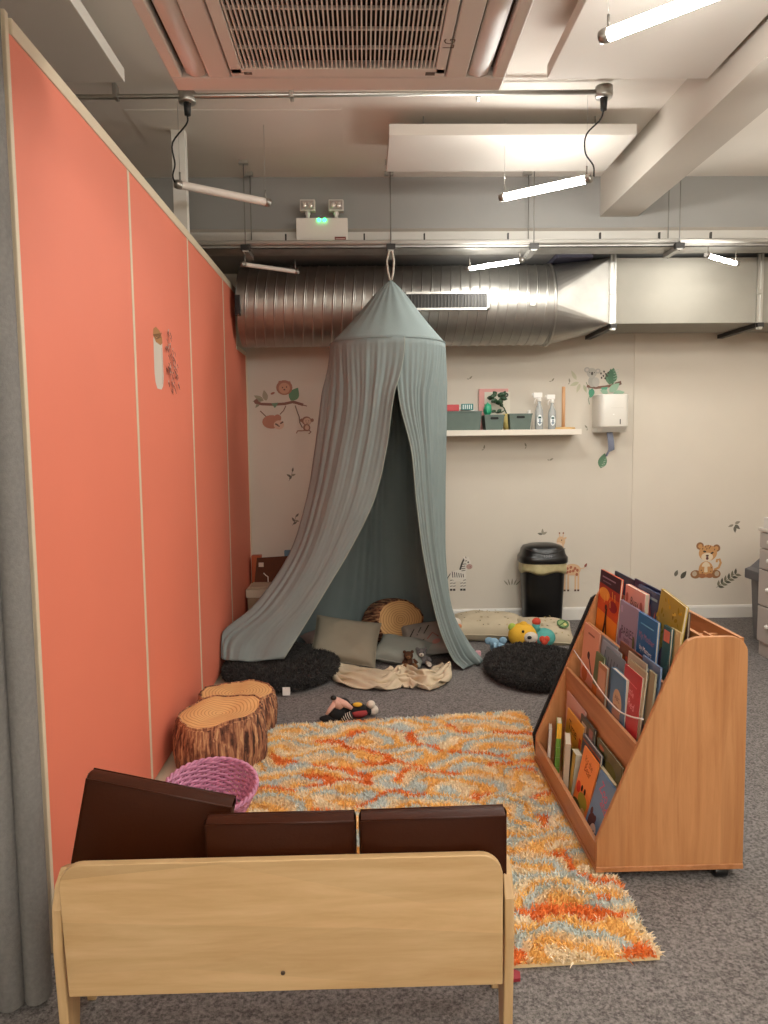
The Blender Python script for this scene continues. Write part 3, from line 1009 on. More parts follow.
def safari(d):
    d.leaf(-.02, .08, .09, .04, 150, '#8f8d74').leaf(-.03, .09, .08, .035, 190, '#7d7f68').leaf(0, .08, .09, .045, 100, '#938d76').leaf(-.05, .07, .06, .025, 230, '#7d7f68')
    d.stroke([(-.09, .075), (-.04, .055), (.06, .05), (.15, .055), (.22, .07), (.30, .045)], .022, '#6b3f35')
    d.ell(-.08, .075, .018, .02, '#6b3f35')
    d.stroke([(.2, .065), (.27, .05), (.33, .035)], .008, '#6b3f35')
    d.leaf(.2, .08, .12, .085, 60, '#3f7a55').poly([(.04, .06), (.1, .065), (.07, .02)], '#4f7a5c')
    d.ell(.15, .185, .066, .06, '#9d5f4a').ell(.15, .18, .046, .044, '#c48a6c').ell(.135, .185, .005, .006, '#3a2620').ell(.168, .19, .005, .006, '#3a2620').ell(.15, .168, .008, .006, '#4a2c24').ell(.19, .225, .012, .011, '#9d5f4a').ell(.115, .23, .012, .011, '#9d5f4a')
    d.ell(.055, .14, .018, .009, '#8f4f3f', 20)
    d.stroke([(-.05, .0), (-.02, -.03), (.0, -.05)], .008, '#5d4035').stroke([(.16, .04), (.14, 0), (.11, -.03)], .008, '#5d4035')
    d.ell(.04, -.09, .075, .055, '#a4644c').ell(.09, -.06, .03, .03, '#a4644c')
    d.ell(.10, -.115, .042, .037, '#d0ab93').stroke([(.07, -.105), (.095, -.12)], .012, '#43312b').stroke([(.11, -.105), (.135, -.09)], .012, '#43312b').ell(.1, -.125, .007, .005, '#43312b')
    d.stroke([(.235, .04), (.25, -.01), (.265, -.05), (.27, -.1), (.29, -.14)], .009, '#4f4438')
    d.ell(.325, -.085, .04, .036, '#7f5443').ell(.33, -.088, .031, .028, '#cda98f').ell(.285, -.08, .014, .015, '#7f5443').ell(.37, -.08, .014, .015, '#7f5443').ell(.32, -.085, .003, .004, '#33231d').ell(.342, -.085, .003, .004, '#33231d').arc(.33, -.095, .01, 200, 340, .003, '#33231d')
    d.ell(.325, -.14, .03, .03, '#7f5443').ell(.327, -.14, .016, .02, '#cda98f').stroke([(.33, -.16), (.29, -.165), (.25, -.165), (.24, -.185)], .009, '#7f5443').stroke([(.34, -.16), (.36, -.175), (.34, -.19)], .01, '#6b4537')


sticker('wall_sticker', (-.79, YW, 1.77), 'lion, sloth and monkey on a branch sticker in the left corner', safari, fade=.28)


def zebra(d):
    W, K = '#d8d2c8', '#2b2826'
    for a in (.03, .055, .115, .14):
        d.stroke([(a, .12), (a - .004, .02)], .018, W)
        d.stroke([(a - .004, .03), (a - .004, .012)], .02, K)
        for b in (.05, .075, .1):
            d.stroke([(a - .012, b), (a + .008, b + .004)], .006, K)
    d.ell(.085, .14, .07, .048, W)
    d.stroke([(.12, .16), (.14, .22), (.15, .25)], .05, W)
    d.ell(.16, .245, .032, .042, W).ell(.178, .215, .026, .022, '#a9837a').ell(.185, .212, .004, .004, K)
    for k in range(6):
        d.stroke([(.035 + .018 * k, .175 - .004 * k), (.04 + .018 * k, .125)], .007, K)
    for k in range(4):
        d.stroke([(.112, .18 + .018 * k), (.145, .185 + .018 * k)], .006, K)
    d.stroke([(.10, .19), (.115, .24), (.135, .285), (.15, .295)], .014, K)
    d.ell(.138, .288, .009, .016, W, 20).ell(.165, .285, .009, .016, W, -20)
    d.ell(.168, .252, .006, .008, K).stroke([(.14, .262), (.158, .266)], .005, K).stroke([(.14, .24), (.155, .236)], .005, K)
    d.stroke([(.02, .16), (.0, .13), (-.01, .10)], .007, K).ell(-.012, .09, .009, .014, K)


sticker('wall_sticker', (.685, YW, .25), 'black and white zebra sticker low on the wall beside the canopy', zebra)


def giraffe(d):
    B, S = '#d3ab84', '#a5573b'
    for a in (.03, .06, .12, .145):
        d.stroke([(a, .16), (a, .02)], .016, B).stroke([(a, .022), (a, .006)], .018, '#4a3028')
    d.ell(.09, .19, .075, .05, B)
    d.stroke([(.03, .2), (.005, .3), (-.005, .40)], .045, B)
    d.ell(-.005, .43, .036, .042, B).ell(-.022, .40, .028, .022, '#e3c8ad').stroke([(-.015, .46), (-.018, .495)], .007, B).stroke([(.01, .46), (.014, .495)], .007, B).ell(-.018, .5, .007, .007, '#7a4030').ell(.014, .5, .007, .007, '#7a4030').ell(.0, .44, .005, .006, '#2c1e19').ell(.028, .455, .016, .009, B, 30)
    for a, b in ((.05, .2), (.08, .21), (.115, .2), (.075, .175), (.1, .18), (.135, .185), (.015, .25), (.01, .3), (.0, .35), (.13, .15), (.05, .17)):
        d.ell(a, b, .013, .011, S, rot=a * 700)
    d.stroke([(.155, .2), (.185, .2), (.2, .22)], .007, B).leaf(.195, .21, .04, .02, 60, '#7a3028')


sticker('wall_sticker', (1.635, YW, .235), 'spotted giraffe sticker half hidden behind the black bin', giraffe)


def cub(d):
    T, DK, CR = '#c98f55', '#8a5a34', '#e6d3b3'
    d.stroke([(.2, .07), (.24, .09), (.255, .13), (.245, .16), (.222, .155), (.222, .135)], .02, T)
    d.ell(.045, .035, .045, .036, DK).ell(.035, .04, .02, .022, '#b9a48c').ell(.215, .035, .042, .036, DK).ell(.225, .038, .02, .022, '#b9a48c')
    d.ell(.13, .075, .062, .07, T).ell(.13, .095, .036, .045, CR)
    d.stroke([(.1, .1), (.095, .03)], .036, T).stroke([(.16, .1), (.165, .03)], .036, T).ell(.1, .022, .032, .02, '#9c5f38').ell(.163, .022, .032, .02, '#9c5f38')
    d.ell(.075, .275, .032, .032, DK).ell(.215, .255, .032, .032, DK).ell(.077, .273, .018, .018, T).ell(.213, .253, .018, .018, T)
    d.ell(.143, .215, .078, .068, T).ell(.137, .182, .05, .036, CR)
    d.ell(.115, .228, .014, .008, '#3a2a20', -10).ell(.178, .215, .014, .008, '#3a2a20', 25).ell(.138, .192, .013, .009, '#4a2f26').ell(.138, .17, .012, .013, '#5c2f2a')
    for a, b in ((.12, .262), (.14, .27), (.16, .262), (.095, .245), (.195, .237), (.15, .25), (.13, .245)):
        d.stroke([(a, b), (a + .004, b + .014)], .007, '#5f3c24')
    for a, b in ((.09, .07), (.17, .06), (.1, .05), (.175, .09)):
        d.ell(a, b, .006, .005, '#6e452a')


sticker('wall_sticker', (2.725, YW - .008, .335), 'sitting spotted lion cub sticker on the right of the back wall', cub)


def sprig(n, L, c1='#4a4a3c', c2='#6f6d58'):
    def f(d):
        d.stroke([(0, 0), (L * .5, L * .35), (L, L * .75)], .004, c1)
        for k in range(n):
            t = (k + .5) / n
            d.leaf(L * t, L * .7 * t, L * .32, L * .13, 85, c1 if k % 2 else c2).leaf(L * t, L * .7 * t, L * .32, L * .13, -10, c2 if k % 2 else c1)
    return f


DK, LT = '#5a574c', '#857f6e'
sticker('wall_sticker', (2.95, YW - .008, .255), 'long dark fern sprig sticker beside the grey bin', sprig(6, .17))
sticker('wall_sticker', (3.07, YW - .008, .735), 'small dark leaf cluster sticker above the grey bin', lambda d: d.leaf(.02, .05, .06, .028, -40, DK).leaf(.02, .06, .05, .024, 20, LT).leaf(.02, .04, .06, .026, -85, DK).leaf(.01, .05, .05, .02, 200, LT))
sticker('wall_sticker', (2.585, YW - .008, .355), 'pair of dark leaf stickers left of the lion cub', lambda d: d.leaf(.01, .0, .06, .032, 70, DK).leaf(.06, -.02, .08, .04, 55, '#3a3930'))
for (x, z, ang, lab) in ((-.62, 1.2, 60, 'tall leaf twig sticker below the sloth branch'), (-.60, .83, 30, 'small leaf twig sticker above the brown case')):
    sticker('wall_sticker', (x, YW, z), lab, (lambda A: lambda d: d.stroke([(0, 0), (.02, .03), (.03, .08)], .004, DK).leaf(.005, .01, .04, .018, A, DK).leaf(.02, .03, .045, .018, A + 90, DK).leaf(.02, .04, .04, .018, A - 40, LT).leaf(.03, .07, .04, .016, A + 20, DK))(ang))
tiny = [((1.54, 1.985), 'leaf sticker above the first spray bottle', 50), ((1.69, 1.975), 'leaf sticker right of the towel holder top', 100), ((1.84, 1.60), 'leaf sticker left of the dispenser outlet', 130), ((1.53, 1.34), 'leaf sticker under the shelf, farthest right', 30), ((1.335, 1.455), 'leaf sticker just under the middle of the shelf', 110), ((.985, 1.44), 'leaf sticker under the shelf near the canopy', 80), ((.865, 2.01), 'leaf sticker above the wide shelf tub', 45)]
for (x, z), lab, a in tiny:
    sticker('wall_sticker', (x, YW, z), 'tiny dark ' + lab, (lambda A: lambda d: d.leaf(0, 0, .036, .014, A, LT).leaf(0, 0, .022, .010, A + 130, '#96907f'))(a))
sticker('wall_sticker', (1.17, YW, .30), 'small grass tuft sticker left of the black bin', lambda d: [d.leaf(.02 + .015 * k, 0, .06, .012, 130 - 22 * k, LT) for k in range(5)])
sticker('wall_sticker', (1.455, YW, .705), 'small leaf cluster sticker above the black bin', lambda d: d.leaf(.02, .02, .05, .02, 90, LT).leaf(.02, .02, .045, .02, 30, LT).leaf(.02, .02, .045, .02, 165, DK))


def jar(d):
    pts = [(0, .0), (0, -.03)]
    d.poly([(.0, 0), (-.002, -.16), (.01, -.20), (.035, -.225), (.11, -.225), (.14, -.205), (.155, -.16), (.15, 0), (.12, .02), (.03, .02)], '#cfc6bb')
    d.poly([(-.004, .01), (.006, .04), (.05, .055), (.11, .045), (.15, .02), (.155, -.005), (.12, -.02), (.04, -.015)], '#a8703c')
    for k in range(4):
        d.stroke([(.0 + .0 * k, .012 + .0), (.05 + .03 * k, .0 + .012 * k), (.13, .02 + .008 * k)], .005, '#6f431f')
    d.stroke([(.13, -.03), (.14, -.15), (.12, -.2)], .004, '#9c938a')
    rr = random.Random(3)
    for k in range(64):
        t = rr.random()
        a = .19 + rr.random() * (.07 + .14 * min(1, t * 1.6))
        b = .06 - .28 * t
        d.stroke([(a, b), (a + .014, b - .006), (a + .022, b - .018)], .006, '#5f3b30')
        if k % 3 == 0:
            d.ell(a + .01, b + .008, .008, .005, '#b9a79b', 30)


sticker('wall_sticker', (XP, 3.51, 1.985), 'honey jar and bees sticker on the orange partition', jar, ux=(0, 1, 0), uy=(0, 0, 1))

# ================================================================== FLOOR THINGS AT THE BACK
# ---- black bin
bn = thing('waste_bin', 'tall black waste bin with a domed lid and pale liner by the wall', 'bin', (1.43, 6.06, 0))
M_binb = mat('bin_black', '#0d0d0e', .28)


def sup(r, z, a):
    c, s = abs(math.cos(a)), abs(math.sin(a))
    return (r / ((c ** 3.2 + s ** 3.2) ** (1 / 3.2)), z)


MB().lathe([(0, .0), (.148, .0), (.152, .01), (.172, .47), (.172, .50), (.166, .50), (.15, .03), (0, .03)], (1.43, 6.06, .001), 48, sy=.82, fn=sup).build('bin_body', M_binb, bn)
MB().lathe([(.176, 0), (.182, -.03), (.184, -.07), (.178, -.095), (.174, -.09), (.174, .0)], (1.43, 6.06, .545), 64, sy=.84, fn=lambda r, z, a: sup(r + .004 * math.sin(9 * a) * (z < -.02), z + .012 * math.sin(5 * a + 1) * (z < -.06), a)).build('liner', mat('liner_bag', '#b9ae84', .35, noise=.15, nscale=25), bn)
MB().lathe([(.19, .53), (.194, .535), (.194, .575), (.186, .585), (.176, .6), (.168, .635), (.15, .66), (.10, .675), (.04, .682), (0, .683)], (1.43, 6.06, 0), 64, sy=.85, fn=sup).build('lid', M_binb, bn)
fl = []
for i in range(13):
    t = i / 12
    x = -.155 + .31 * t
    z = .648 - .035 * math.sin(PI * t) + .0
    fl.append((1.43 + x, 6.06 - .85 * .177 * (1 - abs(x / .18) ** 3.2) ** (1 / 3.2) - .002, z))
MB().tube(fl, .003, 6).build('flap_edge', mat('bin_edge', '#2a2a2b', .4), bn)
mm = []; mb = MB(); d = Deco(mb, mm, (1.435, 5.892, .60), (1, 0, 0), (0, .25, .97), step=.0008); d.text('addis', 0, -.014, .034, '#77777a').rect(-.025, -.022, .025, -.02, '#55555a'); mb.build('lid_mark', mm, bn)

# ---- cream storage box with open brown case in the left corner
cb = thing('storage_box', 'cream storage box in the left corner behind the canopy', 'box', (-.76, 5.98, 0))
M_box = mat('box_cream', '#cbbba4', .6)
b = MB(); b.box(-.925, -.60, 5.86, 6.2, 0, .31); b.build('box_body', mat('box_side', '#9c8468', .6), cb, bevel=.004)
MB().box(-.935, -.59, 5.85, 6.21, .31, .375).build('box_lid', M_box, cb, bevel=.005)
cs = thing('brown_case', 'open brown felt case standing on the cream storage box', 'case', (-.73, 6.02, .377))
M_felt = mat('felt_brown', '#5a2f18', .85, noise=.12, nscale=30)
MB().prism([(0, 0), (.31, 0), (.325, .215), (.02, .20)], (-.90, 6.10, .385), (1, 0, 0), (0, .18, .98), .02).build('case_lid', M_felt, cs, bevel=.003)
MB().box(-.91, -.60, 5.88, 6.09, .377, .392).build('case_tray', mat('case_pale', '#b6a48e', .7), cs, bevel=.003)
mm = []; mb = MB(); d = Deco(mb, mm, (-.90, 6.0785, .385), (1, 0, 0), (0, .18, .98), step=.0008)
d.rect(.035, .13, .075, .165, '#c9b7a4').stroke([(.075, .08), (.095, .06), (.11, .05), (.112, .0)], .008, '#d8cab9').stroke([(.205, .045), (.21, .01)], .012, '#d8cab9').stroke([(.15, .01), (.22, .012), (.27, .02)], .006, '#bfae9c')
mb.build('white_straps', mm, cs)
tag(MB().box(-.925, -.85, 6.12, 6.2, .377, .60).build('orange_card', mat('card_orange', '#b0562f', .7)), 'orange card standing in the corner behind the brown case', 'card')
tag(MB().box(-.66, -.58, 6.14, 6.19, .377, .635).build('blue_card', mat('card_blue', '#5f7f92', .7)), 'blue card poking up behind the brown case', 'card')

# ---- chest of drawers and grey bin at right
XD = 2.72
M_drw = mat('drawer_grey', '#b3aaa2', .5)
ch = thing('chest_of_drawers', 'pale grey chest of drawers against the right wall', 'chest of drawers', (2.95, 4.75, 0))
MB().box(XD + .02, 3.395, 4.35, 5.14, 0, .865).build('carcass', M_drw, ch, bevel=.003)
MB().box(XD - .005, 3.398, 4.34, 5.15, .866, .89).build('top', mat('top_white', '#cfc8be', .4), ch, bevel=.004)
for z0, z1 in ((.755, .858), (.612, .745), (.36, .602), (.105, .35)):
    dr = MB().box(XD, XD + .02, 4.36, 5.132, z0, z1).build('drawer', M_drw, ch, bevel=.003)
    for y in (4.6, 4.985):
        MB().lathe([(0, -.004), (.012, -.002), (.016, .012), (.008, .018), (.008, .024), (0, .024)], (XD - .024, y, (z0 + z1) / 2), 14, axes=((0, 1, 0), (0, 0, 1), (1, 0, 0))).build('knob', M_white, dr)
tp = thing('paper_tray', 'white tray standing on the chest of drawers', 'tray', (2.95, 4.95, .891))
MB().box(2.72, 3.1, 4.75, 5.09, .891, .9).box(2.72, 2.727, 4.75, 5.09, .9, .965).box(3.093, 3.1, 4.75, 5.09, .9, .965).box(2.727, 3.093, 5.083, 5.09, .9, .965).box(2.727, 3.093, 4.75, 4.757, .9, .965).build('tray_body', M_white, tp)
gb = thing('swing_bin', 'grey plastic bin with a flared lid behind the chest of drawers', 'bin', (3.03, 5.42, 0))
M_gb = mat('bin_grey', '#6b6a6a', .5)
MB().prism([(2.915, 0), (3.19, 0), (3.22, .46), (2.885, .46)], (0, 5.56, 0), (1, 0, 0), (0, 0, 1), .24).build('bin_body', M_gb, gb, bevel=.012)
MB().prism([(2.85, .46), (3.25, .46), (3.25, .53), (3.19, .55), (3.10, .64), (3.0, .64), (2.89, .545), (2.85, .53)], (0, 5.585, 0), (1, 0, 0), (0, 0, 1), .29).build('bin_lid', mat('bin_lid_grey', '#57565a', .5), gb, bevel=.006)

# ================================================================== CANOPY
M_cloth = mat('canopy_cloth', '#7f8a89', .9, noise=.03, nscale=6, bump=.12, bscale=500, spec=.15)
cx, cy, RC = .167, 5.17, .385
cn = thing('play_canopy', 'sage green cloth hanging canopy with an open front, draped to the floor', 'canopy', (cx, cy, 0))
# conical top
prof = []
na = 160
nz = 24
G = []
for i in range(nz + 1):
    t = i / nz
    r = .004 + (RC - .004) * (t ** .93) * (1 - .10 * math.sin(PI * t))
    z = 2.575 - (2.575 - 2.155) * (t * .85 + .15 * t * t) if t < .999 else 2.155
    G.append([(cx + .025 * (1 - t) + (r + .0025 * math.sin(19 * a + 2 * math.sin(3 * a)) * math.sin(PI * t)) * math.cos(a), cy + (r + .0025 * math.sin(19 * a + 2 * math.sin(3 * a)) * math.sin(PI * t)) * math.sin(a), z) for a in np.linspace(0, 2 * PI, na, endpoint=False)])
MB().grid(G, cv=True).build('canopy_top', M_cloth, cn, solid=.002)
MB().tube([(cx + (RC + .002) * math.cos(a), cy + (RC + .002) * math.sin(a), 2.154) for a in np.linspace(0, 2 * PI, 96, endpoint=False)], .003, 8, closed=True).build('ring_seam', M_cloth, cn)
lp = MB()
lp.tube([(.19, 5.17, 2.57), (.175, 5.17, 2.63), (.168, 5.17, 2.70), (.185, 5.17, 2.765), (.205, 5.17, 2.765), (.215, 5.17, 2.70), (.21, 5.17, 2.63), (.197, 5.17, 2.575)], .006, 8)
lp.build('hanging_loop', mat('loop_tape', '#c4bdb0', .8), cn)
# drape: columns from ring to hem
def ringp(a):
    return (cx + RC * math.cos(R(a)), cy + RC * math.sin(R(a)), 2.155)
cols = [
    (-85, [(0.228, 4.78, 1.765), (0.30, 4.78, 1.453), (0.329, 4.78, 1.138), (0.379, 4.80, .752), (0.462, 4.82, .355), (0.556, 4.86, .107), (0.64, 4.87, .015)]),
    (-40, [(0.414, 4.89, 1.768), (0.421, 4.89, 1.451), (0.432, 4.89, 1.13), (0.464, 4.90, .738), (0.53, 4.92, .369), (0.63, 4.94, .11), (0.70, 4.95, .012)]),
    (0, [(0.552, 5.16, 1.782), (0.543, 5.15, 1.447), (0.533, 5.14, 1.109), (0.53, 5.12, .70), (0.568, 5.10, .357), (0.675, 5.08, .13), (0.765, 5.04, .012)]),
    (45, [(0.46, 5.43, 1.77), (0.46, 5.44, 1.45), (0.465, 5.46, 1.12), (0.48, 5.5, .72), (0.52, 5.53, .36), (0.57, 5.55, .12), (0.60, 5.56, .012)]),
    (90, [(0.167, 5.555, 1.77), (0.165, 5.57, 1.45), (0.16, 5.6, 1.12), (0.155, 5.65, .72), (0.15, 5.70, .36), (0.15, 5.73, .12), (0.15, 5.75, .012)]),
    (135, [(-.11, 5.45, 1.77), (-.13, 5.47, 1.45), (-.16, 5.5, 1.12), (-.22, 5.55, .72), (-.30, 5.6, .36), (-.36, 5.62, .14), (-.38, 5.62, .012)]),
    (180, [(-.277, 5.14, 1.79), (-.322, 5.12, 1.457), (-.381, 5.10, 1.124), (-.498, 5.05, .76), (-.717, 4.98, .439), (-.905, 4.90, .281), (-.925, 4.86, .135)]),
    (230, [(-.073, 4.87, 1.773), (-.128, 4.86, 1.457), (-.203, 4.85, 1.14), (-.323, 4.83, .79), (-.513, 4.80, .475), (-.745, 4.78, .256), (-.79, 4.72, .135)]),
    (284, [(.184, 4.765, 1.765), (.137, 4.77, 1.455), (.058, 4.76, 1.143), (-.091, 4.75, .843), (-.259, 4.74, .567), (-.402, 4.73, .34), (-.524, 4.69, .155)]),
]
NR = 70
tt = np.linspace(0, 1, NR)
C9 = np.array([cr([ringp(a)] + p, tt) for a, p in cols])          # 9 x NR x 3
NU = 620
angs = np.array([a for a, _ in cols], float)
# parameter u by ring angle so that the top follows the ring exactly
ua = np.linspace(-85, 284, NU)
tcol = np.interp(ua, angs, np.linspace(0, 1, 9))
D = np.array([cr(C9[:, k, :], tcol) for k in range(NR)])            # NR x NU x 3
for k in range(NR):
    f = max(0, 1 - tt[k] / .12)
    ring = np.stack([cx + RC * np.cos(np.radians(ua)), cy + RC * np.sin(np.radians(ua)), np.full(NU, D[k, :, 2].mean())], -1)
    D[k] = D[k] * (1 - f) + np.stack([ring[:, 0], ring[:, 1], D[k, :, 2]], -1) * f
du_ = np.gradient(D, axis=1); dv_ = np.gradient(D, axis=0)
nn_ = np.cross(du_, dv_)
nn_ /= np.linalg.norm(nn_, axis=2)[..., None] + 1e-9
ph1 = 64 * (ua - ua[0]) / 358 * 2 * PI
T = tt[:, None]
warp = 1.1 * np.sin(3 * np.radians(ua) + 1)[None, :] + .8 * np.sin(7 * np.radians(ua))[None, :]
pl1 = np.sin(ph1[None, :] + warp + 1.5 * T * np.sin(2 * np.radians(ua))[None, :])
pl2 = np.sin(.31 * ph1[None, :] + 2 * warp + 1.2)
pl3 = np.sin(.12 * ph1[None, :] + .7)
grow = np.clip(T / .1, 0, 1)
left = np.clip((ua - 170) / 60, 0, 1)[None, :]                      # the pulled left flap is stretched smooth lower down
right_ = np.clip((60 - ua) / 60, 0, 1)[None, :]
amp = grow * (.0046 * np.exp(-6 * T) + .0032 * right_ * (1 - .7 * T) + .0004)
D[..., 1] -= .016 * np.clip((ua - 270) / 14, 0, 1)[None, :] * np.clip(1 - T * 2, 0, 1)
amp2 = grow * (.0075 + .008 * T) * (1 - .9 * left * np.clip(T * 2.2, 0, 1))
D = D + nn_ * (amp * pl1 + amp2 * pl2 + .012 * grow * T * pl3)[..., None]
D[..., 0] = np.maximum(D[..., 0], XP + .012)
D[..., 2] = np.maximum(D[..., 2], .006)
MB().grid(D).build('drape', M_cloth, cn, solid=.002)
for e in (D[:, 0], D[:, -1]):
    MB().tube(e, .0035, 6).build('edge_hem', mat('hem_cloth', '#8f988f', .9), cn)

# ---- fuzzy floor cushions
M_fuz = attr_mat('fuzzy_pile')
M_fuzb = mat('fuzzy_base', '#1d1c1c', .95)


def fuzzy(name, c, rx, ry, h, label, n, rot=0., sag=None, colr=('#2b2928', '#464341')):
    t = thing(name, label, 'floor cushion', (c[0], c[1], 0), group='dark fuzzy floor cushions')
    nu, nv = 60, 20
    G = []
    for i in range(nv + 1):
        th_ = -PI / 2 + PI * i / nv
        row = []
        for k in range(nu + 1):
            a = 2 * PI * k / nu
            rr = (abs(math.cos(th_)) ** .55)
            x, y = rr * rx * math.cos(a), rr * ry * math.sin(a)
            z = h / 2 + h / 2 * np.sign(math.sin(th_)) * abs(math.sin(th_)) ** .75
            z *= 1 + (.10 * sn(x * 6, y * 6, 3) + .05 * sn(x * 14, y * 14, 5)) * (math.sin(th_) > 0)
            if sag is not None:
                z *= sag(x, y)
            px, py = c[0] + x * math.cos(rot) - y * math.sin(rot), c[1] + x * math.sin(rot) + y * math.cos(rot)
            row.append((max(px, XP + .012), py, max(.002, z)))
        G.append(row)
    MB().grid(G).build('cushion_cover', M_fuzb, t)
    P, N = sample_grid(G, n)
    N = np.where((N * (P - np.array((c[0], c[1], h * .4)))).sum(1)[:, None] < 0, -N, N)
    k = (P[:, 2] > .02)
    P, N = P[k], N[k]
    a_, b_ = np.array(lin(colr[0])), np.array(lin(colr[1]))
    mixf = np.clip(.5 + .5 * sn(P[:, 0] * 25, P[:, 1] * 25, 2) + rng.normal(0, .25, len(P)), 0, 1)[:, None]
    P[:, 0] = np.maximum(P[:, 0], XP + .03)
    fur_mesh('pile', P, N, .018, .005, a_ * (1 - mixf) + b_ * mixf, M_fuz, t, spread=.55, droop=.5)
    return t


t1 = fuzzy('fuzzy_cushion', (-.56, 4.86), .375, .43, .125, 'dark grey fuzzy round cushion under the canopy flap with a white tag', 24000)
MB().box(-.505, -.46, 4.422, 4.425, .008, .058).build('care_tag', mat('tag_white', '#ece6e0', .7), t1)
t2 = fuzzy('fuzzy_cushion', (1.085, 4.77), .32, .42, .115, 'dark grey fuzzy round cushion between the canopy and the book display', 24000)

# ================================================================== PILLOWS, TOYS, BLANKET
def pillow_grid(w_, h_, t_, n=22, sharp=4.0, seed=1, lump=.12):
    top, bot = [], []
    for i in range(n + 1):
        u = -1 + 2 * i / n
        rt, rb = [], []
        for j in range(n + 1):
            v = -1 + 2 * j / n
            f = max(0, (1 - abs(u) ** sharp)) ** .5 * max(0, (1 - abs(v) ** sharp)) ** .5
            f *= 1 + lump * sn(u * 2.2, v * 2.2, seed)
            pin = 1 - .05 * (1 - abs(u) ** 2) * abs(v) ** 3 if True else 1
            pin2 = 1 - .05 * (1 - abs(v) ** 2) * abs(u) ** 3
            x, y = u * w_ / 2 * pin2, v * h_ / 2 * pin
            rt.append((x, y, f * t_ / 2 + .004 * lump * 4 * sn(u * 6, v * 6, seed + 2)))
            rb.append((x, y, -f * t_ / 2))
        top.append(rt); bot.append(rb)
    return np.array(top), np.array(bot)


def pillow(name, label, mtx, w_, h_, t_, mats, cat='cushion', group=None, seed=1, deco=None, lump=.12, sharp=4., part='cover'):
    t = thing(name, label, cat, group=group, matrix=mtx)
    a, b = pillow_grid(w_, h_, t_, seed=seed, lump=lump, sharp=sharp)
    mb = MB(); mb.grid(a); mb.grid(b[:, ::-1])
    mb.build(part, mats, t, world=False, subsurf=1)
    # piped edge
    e = [a[i, 0] for i in range(23)] + [a[22, j] for j in range(1, 23)] + [a[i, 22] for i in range(21, -1, -1)] + [a[0, j] for j in range(21, 0, -1)]
    MB().tube(e, .004, 6, closed=True).build('piping', mats, t, world=False)
    if deco:
        deco(t, a)
    return t


def frame(loc, yaw, pitch, roll=0.):
    """pillow frame: local x right, local y up the pillow, local z its front normal; pitch 0 = flat on floor, 90 = upright facing the viewer"""
    return Matrix.Translation(loc) @ Matrix.Rotation(R(yaw), 4, 'Z') @ Matrix.Rotation(R(pitch), 4, 'X') @ Matrix.Rotation(R(roll), 4, 'Z')


M_taupe = mat('taupe_cloth', '#8b8272', .9, bump=.15, bscale=300, spec=.2)
M_gclo = mat('grey_cloth', '#8d9189', .9, bump=.15, bscale=300, spec=.2)
M_pat = mat('patterned_cloth', '#9a958d', .9, noise=.05, nscale=12, spec=.2)
pillow('taupe_cushion', 'plain taupe square cushion leaning under the canopy in front of the log pouf', frame((-.145, 5.10, .155), 2, 50, -10), .45, .33, .13, M_taupe)
pillow('grey_cushion', 'pale grey cushion lying flat beside the taupe cushion in the canopy', frame((.235, 5.09, .085), -12, 24, -12), .36, .26, .11, M_gclo, seed=4)
def zig(t, a):
    mm = []; mb = MB()
    d = Deco(mb, mm, (-.12, -.02, .063), (1, 0, 0), (0, 1, 0), step=.0008)
    d.stroke([(0, 0), (.035, .07), (.05, .01), (.085, .08), (.10, .02), (.14, .09)], .009, '#2f2d2b').stroke([(.12, -.03), (.16, .02), (.2, -.02)], .008, '#9b5d58').ell(.18, -.06, .03, .02, '#b9837c', 20).stroke([(.05, -.06), (.1, -.03)], .007, '#4a4742')
    mb.build('printed_motif', mm, t, world=False)
pillow('patterned_cushion', 'grey cushion with dark zigzag print at the right inside of the canopy', frame((.43, 5.25, .12), -14, 38, 12), .36, .28, .12, M_pat, seed=7, deco=zig)
pillow('pink_cushion', 'dusty pink cushion at the back left inside the canopy', frame((-.30, 5.44, .08), 20, 15, 10), .30, .22, .11, mat('pink_cloth', '#9a7f78', .9, noise=.2, nscale=14), seed=9)
pillow('pale_cushion', 'pale grey cushion squeezed between the fuzzy and taupe cushions', frame((-.27, 5.315, .05), -8, 12, 0), .24, .15, .08, mat('pale_cloth', '#948d85', .9, noise=.06, nscale=14), seed=12)

# ---- log poufs
M_bark = bpy.data.materials.new('bark_print'); M_bark.use_nodes = True
_nt = M_bark.node_tree; _b = _nt.nodes['Principled BSDF']; _b.inputs['Roughness'].default_value = .85
_tc = _nt.nodes.new('ShaderNodeTexCoord'); _mp = _nt.nodes.new('ShaderNodeMapping'); _mp.inputs['Scale'].default_value = (26, 26, 3.0)
_nt.links.new(_tc.outputs['Object'], _mp.inputs[0])
_n = _nt.nodes.new('ShaderNodeTexNoise'); _n.inputs['Scale'].default_value = 2.4; _n.inputs['Detail'].default_value = 7; _n.inputs['Distortion'].default_value = .5
_nt.links.new(_mp.outputs[0], _n.inputs[0])
_r = _nt.nodes.new('ShaderNodeValToRGB')
_e = _r.color_ramp.elements
_e[0].position = .36; _e[0].color = (*lin('#3a2016'), 1); _e[1].position = .68; _e[1].color = (*lin('#d0a273'), 1)
_x = _e.new(.47); _x.color = (*lin('#7a4a35'), 1); _x = _e.new(.56); _x.color = (*lin('#a6704f'), 1)
_nt.links.new(_n.outputs[0], _r.inputs[0]); _nt.links.new(_r.outputs[0], _b.inputs['Base Color'])
_bp = _nt.nodes.new('ShaderNodeBump'); _bp.inputs['Strength'].default_value = .5; _bp.inputs['Distance'].default_value = .02
_nt.links.new(_n.outputs[0], _bp.inputs['Height']); _nt.links.new(_bp.outputs[0], _b.inputs['Normal'])

